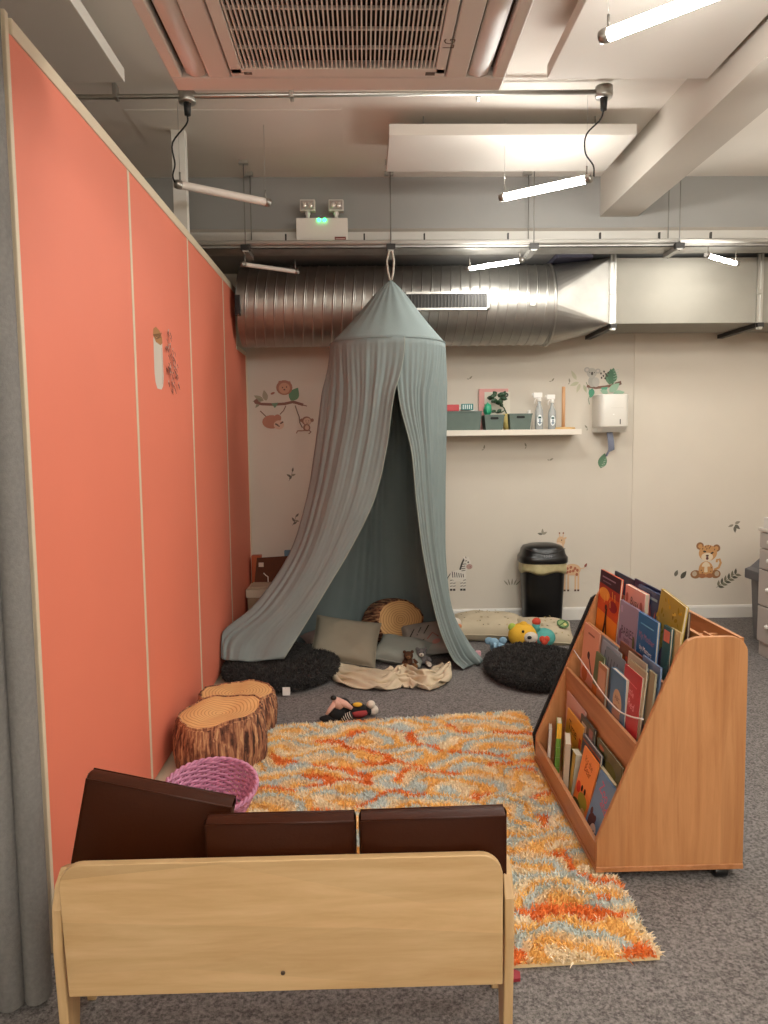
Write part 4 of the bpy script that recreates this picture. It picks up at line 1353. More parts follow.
M_ring = bpy.data.materials.new('ring_print'); M_ring.use_nodes = True
_nt = M_ring.node_tree; _b = _nt.nodes['Principled BSDF']; _b.inputs['Roughness'].default_value = .75
_tc = _nt.nodes.new('ShaderNodeTexCoord'); _mp = _nt.nodes.new('ShaderNodeMapping'); _mp.inputs['Scale'].default_value = (1, 1, 0)
_nt.links.new(_tc.outputs['Object'], _mp.inputs[0])
_w = _nt.nodes.new('ShaderNodeTexWave'); _w.wave_type = 'RINGS'; _w.rings_direction = 'SPHERICAL'; _w.inputs['Scale'].default_value = 19; _w.inputs['Distortion'].default_value = 1.6; _w.inputs['Detail'].default_value = 2; _w.inputs['Detail Scale'].default_value = 1.2
_nt.links.new(_mp.outputs[0], _w.inputs[0])
_r = _nt.nodes.new('ShaderNodeValToRGB'); _e = _r.color_ramp.elements
_e[0].position = .0; _e[0].color = (*lin('#b98650'), 1); _e[1].position = .35; _e[1].color = (*lin('#dcae74'), 1)
_nt.links.new(_w.outputs[0], _r.inputs[0]); _nt.links.new(_r.outputs[0], _b.inputs['Base Color'])


def log_pouf(label, mtx, r, h, seed, dent=.02, tilt=0.):
    t = thing('log_pouf', label, 'pouf', group='log print poufs', matrix=mtx)
    def wob(a, z):
        return 1 + .03 * math.sin(3 * a + seed) + .02 * math.sin(5 * a + 2 * seed + 4 * z) + .012 * math.sin(17 * a + 6 * z * 4 + seed)
    def zt(x, y):
        return h - dent * math.exp(-((x - .2 * r) ** 2 + (y + .1 * r) ** 2) / (.3 * r * r)) + tilt * x + .010 * sn(x * 9, y * 9, seed)
    n = 72
    G = []
    for i in range(15):
        s = i / 14
        rr = r * (.93 + .07 * math.sin(PI * min(1, s * 1.1)) ** .6)
        row = []
        for k in range(n):
            a = 2 * PI * k / n
            x, y = rr * wob(a, s) * math.cos(a), rr * wob(a, s) * math.sin(a)
            row.append((x, y, s * (zt(x, y) - .006)))
        G.append(row)
    G.append([(p[0] * .94, p[1] * .94, zt(p[0] * .94, p[1] * .94) + .004) for p in G[-1]])
    MB().grid(G, cv=True).build('bark_side', M_bark, t, world=False)
    T_ = []
    edge = G[-1]
    for j in range(9):
        f = 1 - j / 8
        T_.append([(p[0] * f, p[1] * f, zt(p[0] * f, p[1] * f) + .005 + .014 * (1 - f * f)) for p in edge])
    MB().grid(T_, cv=True).build('ring_top', M_ring, t, world=False)
    MB().tube([(p[0], p[1], p[2] + .002) for p in edge], .005, 6, closed=True).build('piping', M_bark, t, world=False)
    return t


log_pouf('log print pouf nearest to the pink basket, tree ring top', Matrix.Translation((-.70, 3.50, .0)) @ Matrix.Rotation(.3, 4, 'Z'), .218, .25, 1.3, .03, .12)
log_pouf('flatter log print pouf behind the front pouf, beside the rug corner', Matrix.Translation((-.69, 3.955, .0)) @ Matrix.Rotation(2.2, 4, 'Z'), .215, .19, 4.1, .025)
nz_ = Vector((.42, -.86, .25)).normalized()
ux_ = Vector((0, 0, 1)).cross(nz_).normalized()
uy_ = nz_.cross(ux_)
log_pouf('log print pouf lying on its side inside the canopy', axes_matrix(Vector((.235, 5.40, .225)) - nz_ * .24, ux_ * 1.2, uy_ * .92, nz_), .172, .25, 2.2, .0)

# ---- small plush toys in the canopy
M_pb = mat('plush_brown', '#4a2c18', .9, bump=.3, bscale=150)
M_pg = mat('plush_grey', '#6f6c6c', .9, bump=.3, bscale=150)
M_pw = mat('plush_white', '#cfc4b6', .9, bump=.3, bscale=150)


def small_plush(label, c, s, mb_, mh):
    t = thing('plush_toy', label, 'soft toy', c)
    x, y, z = c
    MB().ell((x, y, z + .045 * s), (.05 * s, .045 * s, .045 * s)).build('body', mb_, t)
    MB().ell((x - .012 * s, y - .03 * s, z + .10 * s), (.04 * s, .037 * s, .037 * s)).build('head', mb_, t)
    MB().ell((x - .014 * s, y - .064 * s, z + .093 * s), (.02 * s, .016 * s, .015 * s)).build('muzzle', mh, t)
    MB().ell((x - .014 * s, y - .08 * s, z + .097 * s), (.006 * s, .005 * s, .005 * s), nu=10, nv=6).build('nose', M_black, t)
    for q in (-1, 1):
        MB().ell((x - .012 * s + q * .033 * s, y - .025 * s, z + .13 * s), (.014 * s, .008 * s, .015 * s), nu=12, nv=8).build('ear', mb_, t)
        MB().ell((x - .012 * s + q * .015 * s, y - .064 * s, z + .113 * s), (.005 * s, .004 * s, .005 * s), nu=8, nv=6).build('eye', M_black, t)
        MB().tube([(x + q * .035 * s, y - .02 * s, z + .06 * s), (x + q * .06 * s, y - .05 * s, z + .035 * s)], [.018 * s, .014 * s], 10).build('arm', mb_, t)
        MB().tube([(x + q * .03 * s, y - .03 * s, z + .02 * s), (x + q * .05 * s, y - .085 * s, z + .018 * s)], [.02 * s, .017 * s], 10).build('leg', mh, t)


small_plush('small brown plush toy tucked between blanket and cushions in the canopy', (.285, 4.965, .012), .78, M_pb, mat('plush_tan', '#7a5535', .9))
small_plush('small grey plush toy beside the brown one in the canopy', (.375, 5.0, .012), .85, M_pg, M_pw)

# ---- cream blanket crumpled on the floor
M_blk = mat('blanket_cream', '#c8b79d', .85, noise=.04, nscale=10, bump=.1, bscale=250, spec=.2)
bl = thing('blanket', 'crumpled cream blanket lying at the mouth of the canopy', 'blanket', (.2, 4.75, 0))
nu, nv = 96, 52
back = cr([(-.25, 4.98), (-.14, 5.0), (.0, 4.95), (.12, 4.88), (.20, 4.90), (.27, 4.93), (.36, 4.80), (.47, 4.90), (.545, 4.90)], np.linspace(0, 1, nu))
front = cr([(-.22, 4.72), (-.15, 4.58), (-.02, 4.51), (.10, 4.47), (.21, 4.53), (.29, 4.50), (.38, 4.47), (.47, 4.53), (.535, 4.70)], np.linspace(0, 1, nu))
hb = np.interp(np.linspace(0, 1, nu), [0, .08, .2, .38, .5, .6, .68, .76, .9, 1], [.09, .14, .12, .10, .12, .27, .09, .06, .27, .14])
vv = np.linspace(0, 1, nv)
G = front[:, None, :] * (1 - vv)[None, :, None] + back[:, None, :] * vv[None, :, None]
H0 = .012 + hb[:, None] * np.minimum(1, vv / .6)[None, :] * (1 - .5 * np.clip((vv - .75) / .25, 0, 1))[None, :]
ii, jj = np.meshgrid(np.arange(nu), np.arange(nv), indexing='ij')
H0 = H0 + .018 * sn(ii * .11 + .05 * jj, jj * .13 - .04 * ii, 4) + .010 * sn(ii * .31, jj * .27, 9)
G = np.concatenate([G, np.maximum(H0, .008)[..., None]], -1)
XY0 = G[..., :2].copy()
# let the sheet settle: a small position based cloth, larger than the patch it lies on, so that it buckles into folds
ru, rv = 1.06 / (nu - 1), .66 / (nv - 1)
def pas(A, B, rest, k):
    dlt = B - A
    ln = np.sqrt((dlt * dlt).sum(-1, keepdims=True)) + 1e-9
    c = dlt * ((ln - rest) / ln * .5 * k)
    A += c; B -= c
V_ = np.zeros_like(G)
edge = np.zeros((nu, nv), bool); edge[0] = edge[-1] = True; edge[:, 0] = edge[:, -1] = True
rd, r2u, r2v = math.hypot(ru, rv), 4 * ru, 4 * rv
for it in range(170):
    old = G.copy()
    G = G + V_ * .93
    G[..., 2] -= .0005
    for q in range(9):
        for st in (0, 1):
            pas(G[st:nu - 1:2], G[st + 1:nu:2], ru, 1.)
            pas(G[:, st:nv - 1:2], G[:, st + 1:nv:2], rv, 1.)
            n_ = (nu - 1 - st) // 2 * 2
            pas(G[st:nu - 1:2, :-1], G[st + 1:nu:2, 1:], rd, .4)
            pas(G[st:nu - 1:2, 1:], G[st + 1:nu:2, :-1], rd, .4)
        for st in range(4):
            A_, B_ = G[st:nu - 4:8], G[st + 4:nu:8]
            m_ = min(len(A_), len(B_)); pas(A_[:m_], B_[:m_], r2u, .12)
            A_, B_ = G[:, st:nv - 4:8], G[:, st + 4:nv:8]
            m_ = min(A_.shape[1], B_.shape[1]); pas(A_[:, :m_], B_[:, :m_], r2v, .12)
        G[..., :2][edge] = G[..., :2][edge] * .6 + XY0[edge] * .4
        G[..., :2] += (XY0 - G[..., :2]) * .004
        G[..., 2] = np.clip(G[..., 2], .008, .012 + 1.1 * hb[:, None] * np.minimum(1, .25 + vv / .5)[None, :])
    V_ = G - old
    fr_ = G[..., 2] < .010
    V_[fr_] *= .2
for q in range(1):
    G[1:-1, 1:-1] = .5 * G[1:-1, 1:-1] + .125 * (G[:-2, 1:-1] + G[2:, 1:-1] + G[1:-1, :-2] + G[1:-1, 2:])
MB().grid(G).build('blanket_sheet', M_blk, bl, solid=.005, subsurf=1)
MB().tube([G[i, 0] + np.array((0, 0, .004)) for i in range(nu)], .005, 6).build('hem', M_blk, bl)

# ---- pillows and toys to the right of the canopy
def leafy(t, a):
    mm = []; mb = MB()
    rr = random.Random(5)
    for k in range(26):
        i, j = rr.randrange(3, 20), rr.randrange(3, 20)
        p = a[i, j]
        d = Deco(mb, mm, (p[0], p[1], p[2] + .004), (1, 0, 0), (0, 1, 0))
        d.leaf(0, 0, .022, .009, rr.uniform(0, 360), rr.choice(['#7b7452', '#5f5a45', '#9c8a5c']))
    mb.build('leaf_print', mm, t, world=False)


M_cr = mat('pillow_cream', '#b9ab93', .9, noise=.04, nscale=10, spec=.2)
pillow('leaf_pillow', 'long cream pillow with tiny leaf print on the floor by the wall', frame((.92, 5.70, .095), -8, 12, 0), .56, .34, .19, M_cr, cat='pillow', seed=3, deco=leafy, sharp=2.6)
def green_motif(t, a):
    mm = []; mb = MB()
    d = Deco(mb, mm, (.13, .0, a[17, 11][2] + .012), (1, 0, 0), (0, 1, 0), step=.0008)
    d.ell(0, 0, .045, .055, '#4f7048').ell(-.005, .0, .03, .04, '#8aa06a').ell(.015, -.01, .012, .018, '#c9c07a').stroke([(-.03, -.03), (.03, .035)], .008, '#33502f')
    mb.build('printed_motif', mm, t, world=False)
    leafy(t, a)
pillow('leaf_pillow', 'cream pillow with a green leaf motif propped near the black bin', frame((1.33, 5.56, .08), 4, 22, -8), .42, .28, .15, M_cr, cat='pillow', seed=6, deco=green_motif, sharp=2.8)
# yellow bear book/plush
yb = thing('bear_toy', 'yellow bear soft toy with teal body lying behind the fuzzy cushion', 'soft toy', (1.16, 5.40, 0))
M_yel = mat('plush_yellow', '#d9a72e', .8, bump=.2, bscale=120)
M_tea = mat('plush_teal', '#4f9c94', .8, bump=.2, bscale=120)
M_red = mat('plush_red', '#c5452f', .8)
MB().ell((1.125, 5.36, .105), (.105, .08, .09)).build('head', M_yel, yb)
MB().ell((1.28, 5.38, .08), (.09, .075, .07)).build('body', M_tea, yb)
MB().ell((1.17, 5.285, .105), (.05, .025, .042)).build('muzzle', M_pw, yb)
MB().ell((1.155, 5.262, .112), (.017, .01, .013), nu=12, nv=8).build('nose', M_black, yb)
for x, z in ((1.115, .15), (1.09, .07)):
    MB().ell((x, 5.288, z), (.010, .006, .010), nu=10, nv=8).build('eye', M_black, yb)
MB().ell((1.05, 5.36, .165), (.03, .02, .03)).build('ear', mat('plush_lime', '#9db04a', .8), yb)
MB().ell((1.13, 5.35, .185), (.03, .02, .025)).build('ear', M_yel, yb)
MB().tube([(1.22, 5.37, .13), (1.225, 5.36, .19)], [.03, .028], 12).build('arm', M_tea, yb)
MB().ell((1.225, 5.355, .205), (.032, .026, .028)).build('paw', M_red, yb)
MB().tube([(1.205, 5.33, .05), (1.205, 5.32, .12)], [.02, .02], 10).build('collar', M_red, yb)
hm = MB(); hm.ell((1.26, 5.315, .085), (.024, .014, .024)).ell((1.29, 5.315, .085), (.024, .014, .024)).ell((1.275, 5.314, .066), (.026, .013, .024)); hm.build('heart_patch', M_red, yb)
# small blue plush
bp_ = thing('elephant_toy', 'small pale blue soft toy on the carpet beside the canopy edge', 'soft toy', (.93, 5.27, 0))
M_blu = mat('plush_blue', '#7f9fb4', .85, bump=.2, bscale=120)
MB().ell((.93, 5.28, .045), (.055, .05, .045)).build('body', M_blu, bp_)
MB().ell((.90, 5.25, .085), (.036, .034, .032)).build('head', M_blu, bp_)
for q, x in ((-1, .865), (1, .965)):
    MB().ell((x, 5.26, .095), (.03, .012, .026), nu=14, nv=8).build('ear', M_blu, bp_)
    MB().tube([(.93 + q * .03, 5.25, .03), (.935 + q * .035, 5.21, .02)], [.02, .018], 10).build('leg', M_blu if q < 0 else M_pw, bp_)
MB().tube([(.90, 5.22, .085), (.898, 5.20, .065), (.905, 5.19, .045)], [.014, .011, .009], 8).build('trunk', M_blu, bp_)
tag(MB().box(.762, .80, 5.19, 5.22, .0, .04).build('pink_block', mat('pink_soft', '#cf9aa0', .8), bevel=.008), 'tiny pink soft block at the right canopy hem', 'toy')
# white and orange plush peeking from behind the right canopy flap
pp = thing('plush_toy', 'small white and orange plush peeking out behind the right canopy flap', 'soft toy', (.63, 5.6, 0))
MB().ell((.62, 5.60, .07), (.07, .06, .07)).build('body', M_pw, pp)
MB().ell((.66, 5.56, .15), (.05, .045, .045)).build('head', M_pw, pp)
MB().ell((.685, 5.52, .14), (.022, .018, .018)).build('muzzle', mat('plush_orange', '#c98255', .8), pp)
MB().ell((.64, 5.55, .20), (.015, .01, .02)).build('ear', MATS['plush_orange'], pp)

# ---- black and pink plush lying at the edge of the rug
mp_ = thing('mole_toy', 'black plush animal with pink face and black nose lying at the rug edge', 'soft toy', (-.1, 4.06, 0))
M_pk = mat('plush_pink', '#d3a595', .85, bump=.15, bscale=120)
M_bk = mat('plush_black', '#0e0d0e', .9)
MB().ell((-.150, 4.045, .062), (.062, .052, .05), axes=((.82, 0, .57), (0, 1, 0), (-.57, 0, .82))).build('head', M_bk, mp_)
mz = MB(); mz.tube([(-.150, 4.01, .085), (-.165, 4.0, .112), (-.178, 3.995, .130)], [.034, .026, .014], 16); mz.tube([(-.16, 4.0, .115), (-.12, 3.995, .098), (-.085, 4.0, .072)], [.02, .018, .01], 12); mz.build('face', M_pk, mp_)
MB().ell((-.183, 3.985, .138), (.017, .014, .014)).build('nose', M_black, mp_)
MB().tube([(-.175, 3.995, .105), (-.205, 3.985, .07), (-.222, 3.98, .048)], [.016, .012, .007], 10).build('cheek', M_pk, mp_)
MB().ell((-.215, 3.985, .024), (.046, .026, .018)).build('paw', M_bk, mp_)
MB().ell((-.165, 3.99, .045), (.045, .03, .035)).build('cap', M_bk, mp_)
MB().ell((-.06, 4.05, .044), (.06, .042, .040)).build('body', M_bk, mp_)
MB().ell((-.05, 4.04, .034), (.052, .044, .026)).build('shirt', mat('plush_crimson', '#8c2c2c', .85), mp_)
MB().ell((-.055, 4.03, .082), (.026, .02, .012)).build('bow', M_yel, mp_)
st_ = MB()
st_.tube([(-.14, 3.985, .02), (-.085, 3.98, .045)], [.02, .018], 12)
st_.build('striped_arm', M_bk, mp_)
for k in range(5):
    p = np.array((-.136 + .011 * k, 3.985 - .001 * k, .0215 + .005 * k))
    MB().tube([p, p + np.array((.0035, -.0003, .0017))], .0205, 12).build('stripe', M_pw, mp_)
MB().tube([(-.015, 4.05, .04), (.012, 4.06, .036)], [.026, .024], 12).build('leg', M_bk, mp_)
MB().ell((.030, 4.07, .036), (.030, .028, .028)).build('foot', M_pw, mp_)
MB().ell((.018, 4.055, .072), (.024, .023, .023)).build('foot', M_pw, mp_)

# ================================================================== RUG
rg = thing('shag_rug', 'shaggy orange, yellow and pale blue rug on the grey carpet', 'rug', (.12, 3.07, 0))
c00, c10, c11, c01 = np.array((-.60, 1.99)), np.array((.835, 2.05)), np.array((.85, 4.045)), np.array((-.60, 3.89))
def rugp(u, v):
    return (c00 * (1 - u) * (1 - v) + c10 * u * (1 - v) + c11 * u * v + c01 * (1 - u) * v)
rb = MB(); rb.add([(*c00, .002), (*c10, .002), (*c11, .002), (*c01, .002), (*c00, .012), (*c10, .012), (*c11, .012), (*c01, .012)], [(0, 3, 2, 1), (4, 5, 6, 7), (0, 1, 5, 4), (1, 2, 6, 5), (2, 3, 7, 6), (3, 0, 4, 7)])
rb.build('rug_backing', mat('rug_base', '#e6c898', .95), rg)
NB = 150000
u_, v_ = rng.random(NB), rng.random(NB)
PR = c00 * ((1 - u_) * (1 - v_))[:, None] + c10 * (u_ * (1 - v_))[:, None] + c11 * (u_ * v_)[:, None] + c01 * ((1 - u_) * v_)[:, None]
# fan shaped scallops: offset rows of arcs with pale blue, yellow, beige rings and orange outlines
xx = PR[:, 0] + .035 * sn(PR[:, 0] * 5, PR[:, 1] * 5, 1) + rng.normal(0, .0035, NB)
yy = PR[:, 1] + .035 * sn(PR[:, 0] * 5, PR[:, 1] * 5, 9) + rng.normal(0, .0035, NB)
CR_ = {k: np.array(lin(v)) for k, v in dict(b='#f5dcb4', y='#fbcb7c', s='#d6dcd6', o='#f18d4a', p='#fbe8c8').items()}
wx_ = xx + .05 * sn(PR[:, 0] * 7, PR[:, 1] * 7, 21)
wy_ = yy + .04 * sn(PR[:, 0] * 8, PR[:, 1] * 8, 23)
done = np.zeros(NB, bool)
rc = np.tile(CR_['p'], (NB, 1))
# rows of overlapping rainbow arcs, the nearer row covering the foot of the one behind
for r_ in range(-3, 16):
    for c_ in range(-1, 5):
        rad_ = .27 + .05 * math.sin(3.7 * r_ + 2.1 * c_)
        ox = -.62 + (c_ + .5 * (r_ % 2)) * .50 + .08 * math.sin(5.1 * r_ + 3.3 * c_)
        oy = 1.86 + r_ * .150 + .04 * math.sin(2.7 * c_ + 1.9 * r_)
        q = np.hypot(wx_ - ox, (wy_ - oy) / .72) / rad_
        m = (q < 1) & (wy_ > oy - .06) & ~done
        aa = np.arctan2(wy_ - oy, wx_ - ox)
        idn = r_ * 7 + c_ * 3
        seq = [('b', 's', 'y', 'p', 's', 'y'), ('p', 'y', 'b', 's', 'y', 'p'), ('s', 'p', 'y', 's', 'b', 'y'), ('y', 'b', 's', 'y', 'p', 's')][idn % 4]
        for (lo_, hi_), kk in zip(((0, .2), (.2, .38), (.38, .56), (.56, .7), (.7, .84), (.84, 1.01)), seq):
            rc[m & (q >= lo_) & (q < hi_)] = CR_[kk]
        rc[m & (q > .86) & (np.sin(1.5 * aa + idn * 1.9) > .45)] = CR_['o']
        if idn % 3 == 0:
            rc[m & (q > .45) & (q < .56) & (np.sin(1.3 * aa + idn) > .6)] = CR_['o']
        done |= m
rc *= rng.uniform(.9, 1.12, (NB, 1))
zz = np.full(NB, .010)
P3 = np.column_stack([PR, zz])
lay = np.column_stack([.35 * sn(PR[:, 0] * 9, PR[:, 1] * 9, 4), -.2 + .35 * sn(PR[:, 0] * 8, PR[:, 1] * 8, 8), np.zeros(NB)])
Nr = np.tile(np.array((0, 0, 1.)), (NB, 1))
edge_d = np.minimum.reduce([u_ * 1.43, (1 - u_) * 1.43, v_ * 2.0, (1 - v_) * 2.0])
fur_mesh('pile', P3, Nr, .025, .0065, np.clip(rc, 0, 1), attr_mat('rug_pile'), rg, spread=.34, droop=.6, lay=lay)

# ================================================================== PINK WICKER BASKET
bk_ = thing('wicker_basket', 'round pink woven wicker basket on the floor beside the log pouf', 'basket', (-.635, 2.985, 0))
M_wk = mat('wicker_pink', '#bf829f', .55, noise=.12, nscale=40)
bx, by = -.632, 2.955
rb_, rt_, hb_ = .118, .180, .115
nst = 26
def rad(s):
    return rb_ + (rt_ - rb_) * s ** .8
for k in range(nst):
    a = 2 * PI * k / nst
    MB().tube([(bx + rad(s) * math.cos(a), by + rad(s) * math.sin(a), .012 + hb_ * s) for s in np.linspace(0, 1, 7)], .004, 6).build('stake', M_wk, bk_)
nw = 13
for i in range(nw):
    s = (i + .5) / nw
    pts = []
    n = nst * 4
    for k in range(n):
        a = 2 * PI * k / n
        wv = .0055 * math.cos(nst / 2 * a + PI * i)
        pts.append((bx + (rad(s) + wv) * math.cos(a), by + (rad(s) + wv) * math.sin(a), .012 + hb_ * s + .0015 * math.sin(nst * a)))
    MB().tube(pts, .0062, 6, closed=True).build('weaver', M_wk, bk_)
for q in (0, 1):
    pts = []
    n = 120
    for k in range(n):
        a = 2 * PI * k / n
        pts.append((bx + (rt_ + .003 + .006 * math.cos(20 * a + PI * q)) * math.cos(a), by + (rt_ + .003 + .006 * math.cos(20 * a + PI * q)) * math.sin(a), .012 + hb_ + .004 + .006 * math.sin(20 * a + PI * q)))
    MB().tube(pts, .0065, 6, closed=True).build('rim', M_wk, bk_)
for i in range(8):
    r_ = .012 + i * .0135
    pts = [(bx + r_ * math.cos(a), by + r_ * math.sin(a), .0135 + .003 * math.cos(13 * a + PI * i)) for a in np.linspace(0, 2 * PI, 80, endpoint=False)]
    MB().tube(pts, .0062, 6, closed=True).build('base_coil', M_wk, bk_)
MB().lathe([(0, .004), (.113, .004), (.113, .007), (0, .007)], (bx, by, 0), 32).build('base_disc', M_wk, bk_)
bk_.rotation_euler = (R(11), 0, 0)        # tipped a little towards the bench
bk_.location.z = .024

# ================================================================== BENCH
M_maple = wood('maple', '#c19b6b', '#d6b486', (2.2, 12, 22), .4, cross=(1.1, 2, 9))
M_mleg = wood('maple_leg', '#c19b6b', '#d6b486', (20, 20, 2.2), .4)
bn2 = thing('bench', 'pale maple childrens bench seen from behind, brown cushions on it', 'bench', (-.21, 2.0, 0))
# back plank with rounded upper corners, slightly tapered
def plank(x0, x1, xb0, xb1, z0, z1, r):
    o = [(xb0, z0), (xb1, z0)]
    for i in range(9):
        a = R(0 + 90 * i / 8)
        o.append((x1 - r + r * math.cos(a), z1 - r + r * math.sin(a)))
    for i in range(9):
        a = R(90 + 90 * i / 8)
        o.append((x0 + r + r * math.cos(a), z1 - r + r * math.sin(a)))
    return o
tilt = R(0)
MB().prism(plank(-.742, .322, -.731, .322, .174, .508, .055), (0, 1.742, 0), (1, 0, 0), (0, 0, 1), -.022).build('back_plank', M_maple, bn2, bevel=.003)
def side(x):
    o = [(1.78, 0), (1.84, 0), (1.88, .25), (1.93, .25), (1.955, 0), (1.985, 0), (2.03, .28), (2.02, .33), (1.95, .36), (1.87, .44), (1.83, .455), (1.79, .43), (1.765, .38), (1.76, .28)]
    return MB().prism(o, (x, 0, 0), (0, 1, 0), (0, 0, 1), .024)
side(-.772).build('side_panel', M_mleg, bn2, bevel=.004)
side(.330).build('side_panel', M_mleg, bn2, bevel=.004)
MB().box(-.748, .330, 1.80, 2.02, .262, .284).build('seat', M_maple, bn2, bevel=.003)
MB().lathe([(0, 0), (.0055, 0), (.005, -.003), (0, -.004)], (-.214, 1.741, .223), 14, axes=((1, 0, 0), (0, 0, 1), (0, 1, 0))).build('screw_cap', mat('screw_brown', '#4a3626', .4), bn2)
M_lea = mat('brown_leather', '#381605', .46, noise=.05, nscale=6, bump=.06, bscale=180, spec=.25)


def leather(label, mtx, w_, h_, t_):
    t = thing('back_cushion', label, 'cushion', group='brown leather cushions on the bench', matrix=mtx)
    n = 14
    mb = MB()
    r = .016
    for s in (1, -1):
        G = []
        for i in range(n + 1):
            row = []
            for j in range(n + 1):
                u, v = -1 + 2 * i / n, -1 + 2 * j / n
                bul = .010 * (1 - u ** 4) * (1 - v ** 4)
                row.append((u * w_ / 2, s * (t_ / 2 + bul), h_ / 2 + v * h_ / 2))
            G.append(row)
        mb.grid(G if s > 0 else [rw[::-1] for rw in G])
    for pts in ([(-1, -1), (1, -1)], [(1, -1), (1, 1)], [(1, 1), (-1, 1)], [(-1, 1), (-1, -1)]):
        (u0, v0), (u1, v1) = pts
        G = []
        for i in range(n + 1):
            f = i / n
            u, v = u0 + (u1 - u0) * f, v0 + (v1 - v0) * f
            G.append([(u * w_ / 2 + (.006 if abs(u0 - u1) < .1 else 0) * u * math.sin(PI * q), -t_ / 2 + t_ * q, h_ / 2 + v * h_ / 2 + (.006 * v * math.sin(PI * q) if abs(v0 - v1) < .1 else 0)) for q in np.linspace(0, 1, 5)])
        mb.grid(G)
    mb.build('cushion_cover', M_lea, t, world=False)
    for s in (1, -1):
        MB().tube([(-w_ / 2, s * t_ / 2, 0), (w_ / 2, s * t_ / 2, 0), (w_ / 2, s * t_ / 2, h_), (-w_ / 2, s * t_ / 2, h_)], .0032, 6, closed=True).build('piping', M_lea, t, world=False)


def lmat(x, y, z, roll, lean, yaw=0):
    return Matrix.Translation((x, y, z)) @ Matrix.Rotation(R(yaw), 4, 'Z') @ Matrix.Rotation(R(roll), 4, 'Y') @ Matrix.Rotation(R(lean), 4, 'X')


leather('brown leather cushion standing tilted at the left end of the bench', lmat(-.60, 1.905, .315, 13, 3), .37, .32, .055)
leather('upright brown leather cushion in the middle of the bench', lmat(-.219, 1.83, .285, 0, 3), .362, .292, .05)
leather('upright brown leather cushion at the right end of the bench', lmat(.162, 1.825, .285, -.8, 3), .356, .298, .05)
tag(MB().prism([(0, 0), (.03, .004), (.034, .03), (.012, .045), (.0, .04)], (.385, 1.975, .002), (1, 0, 0), (0, 1, 0), .01).build('red_scrap', mat('scrap_red', '#8f2530', .6)), 'small dark red scrap on the carpet beside the right bench leg', 'scrap')

# ---- grey folding curtain at the left edge
cu = thing('curtain', 'grey woven pleated curtain hanging at the left edge beside the partition', 'curtain', (-1.1, 1.95, 0))
M_cur = mat('curtain_grey', '#787572', .9, noise=.10, nscale=90, bump=.2, bscale=250)
def fold(xc, yc, r, name='fold'):
    G = []
    for z in (0.012, .02, .6, 1.2, 1.8, 2.4, 2.66):
        G.append([(xc + r * (1 if z > .015 else .93) * math.cos(a) * 1.0, yc - r * (1 if z > .015 else .93) * 1.25 * math.sin(a), z) for a in np.linspace(0, 2 * PI, 28, endpoint=False)])
    mb = MB().grid(G, cv=True)
    mb.add(G[0], [tuple(range(28))])
    mb.build(name, M_cur, cu)
fold(-.905, 1.965, .034)
fold(-.965, 1.945, .036)
fold(-1.04, 1.955, .036)
fold(-1.115, 1.95, .036)
fold(-1.19, 1.955, .036)
MB().box(-1.24, -.94, 1.985, 2.0, .02, 2.66).build('backing', M_cur, cu)
MB().box(-1.6, -.9, 1.94, 1.99, 2.66, 2.70).build('rail', M_cream, cu)
tag(MB().box(-1.03, -.985, 2.10, 2.15, 0, ZC).build('corner_post', M_white, bevel=.004), 'white post between the grey curtain and the orange partition', 'post')

# ================================================================== BOOK DISPLAY
M_beech = wood('beech', '#af7547', '#c88f5f', (30, 30, 2.0), .38)
M_beechh = wood('beech_flat', '#a96e40', '#c0865a', (26, 2.0, 26), .4)
BY0, BY1 = 2.45, 3.38
bs = thing('book_display', 'beech wood book display unit with sloping tiers on castors', 'bookcase', (1.02, 2.9, 0))
def prof_side():
    o = [(.772, .046), (1.277, .046), (1.272, .77)]
    for i in range(1, 8):
        a = R(90 * i / 8)
        o.append((1.212 + .06 * math.cos(a), .785 + .06 * math.sin(a)))
    o += [(1.20, .845), (1.115, .845), (1.09, .842), (1.068, .833), (1.05, .812), (1.035, .785)]
    o += [(.772, .150)]
    return o
MB().prism(prof_side(), (0, BY0 + .018, 0), (1, 0, 0), (0, 0, 1), .018).build('side_panel', M_beech, bs, bevel=.002)
MB().prism(prof_side(), (0, BY1, 0), (1, 0, 0), (0, 0, 1), .018).build('side_panel', M_beech, bs, bevel=.002)
# black felt board screwed behind the far side, its edge shows along the slope
MB().prism([(.775, .05), (.80, .05), (1.08, .80), (1.045, .80), (1.025, .785), (.762, .15)], (0, BY1 + .02, 0), (1, 0, 0), (0, 0, 1), .018).build('black_edge_board', mat('felt_black', '#0d0c0c', .9), bs)
YA, YB = BY0 + .02, BY1 - .02
MB().box(.768, 1.277, BY0 - .004, BY1, .034, .052).build('base_board', M_beechh, bs, bevel=.002)
MB().box(.772, .788, YA, YB, .053, .128).build('tier_lip', M_beechh, bs, bevel=.002)
MB().box(.905, .919, YA, YB, .053, .474).build('tier_lip', M_beechh, bs, bevel=.002)
MB().box(.998, 1.011, YA, YB, .36, .682).build('tier_lip', M_beechh, bs, bevel=.002)
MB().box(.918, .997, YA, YB, .352, .362).build('tier_floor', M_beechh, bs)
MB().box(1.012, 1.131, YA, YB, .572, .582).build('tier_floor', M_beechh, bs)
MB().box(1.132, 1.146, YA, YB, .35, .835).build('back_board', M_beechh, bs)
MB().box(1.252, 1.266, YA, YB, .35, .835).build('rear_board', M_beechh, bs)
MB().box(1.147, 1.251, YA, YB, .60, .61).build('tray_floor', M_beechh, bs)
for y in (2.63, 2.93, 3.2):
    MB().box(1.147, 1.251, y - .006, y + .006, .611, .81).build('tray_divider', M_beechh, bs)
MB().box(1.196, 1.204, YA, 2.624, .611, .82).build('tray_divider', M_beechh, bs)
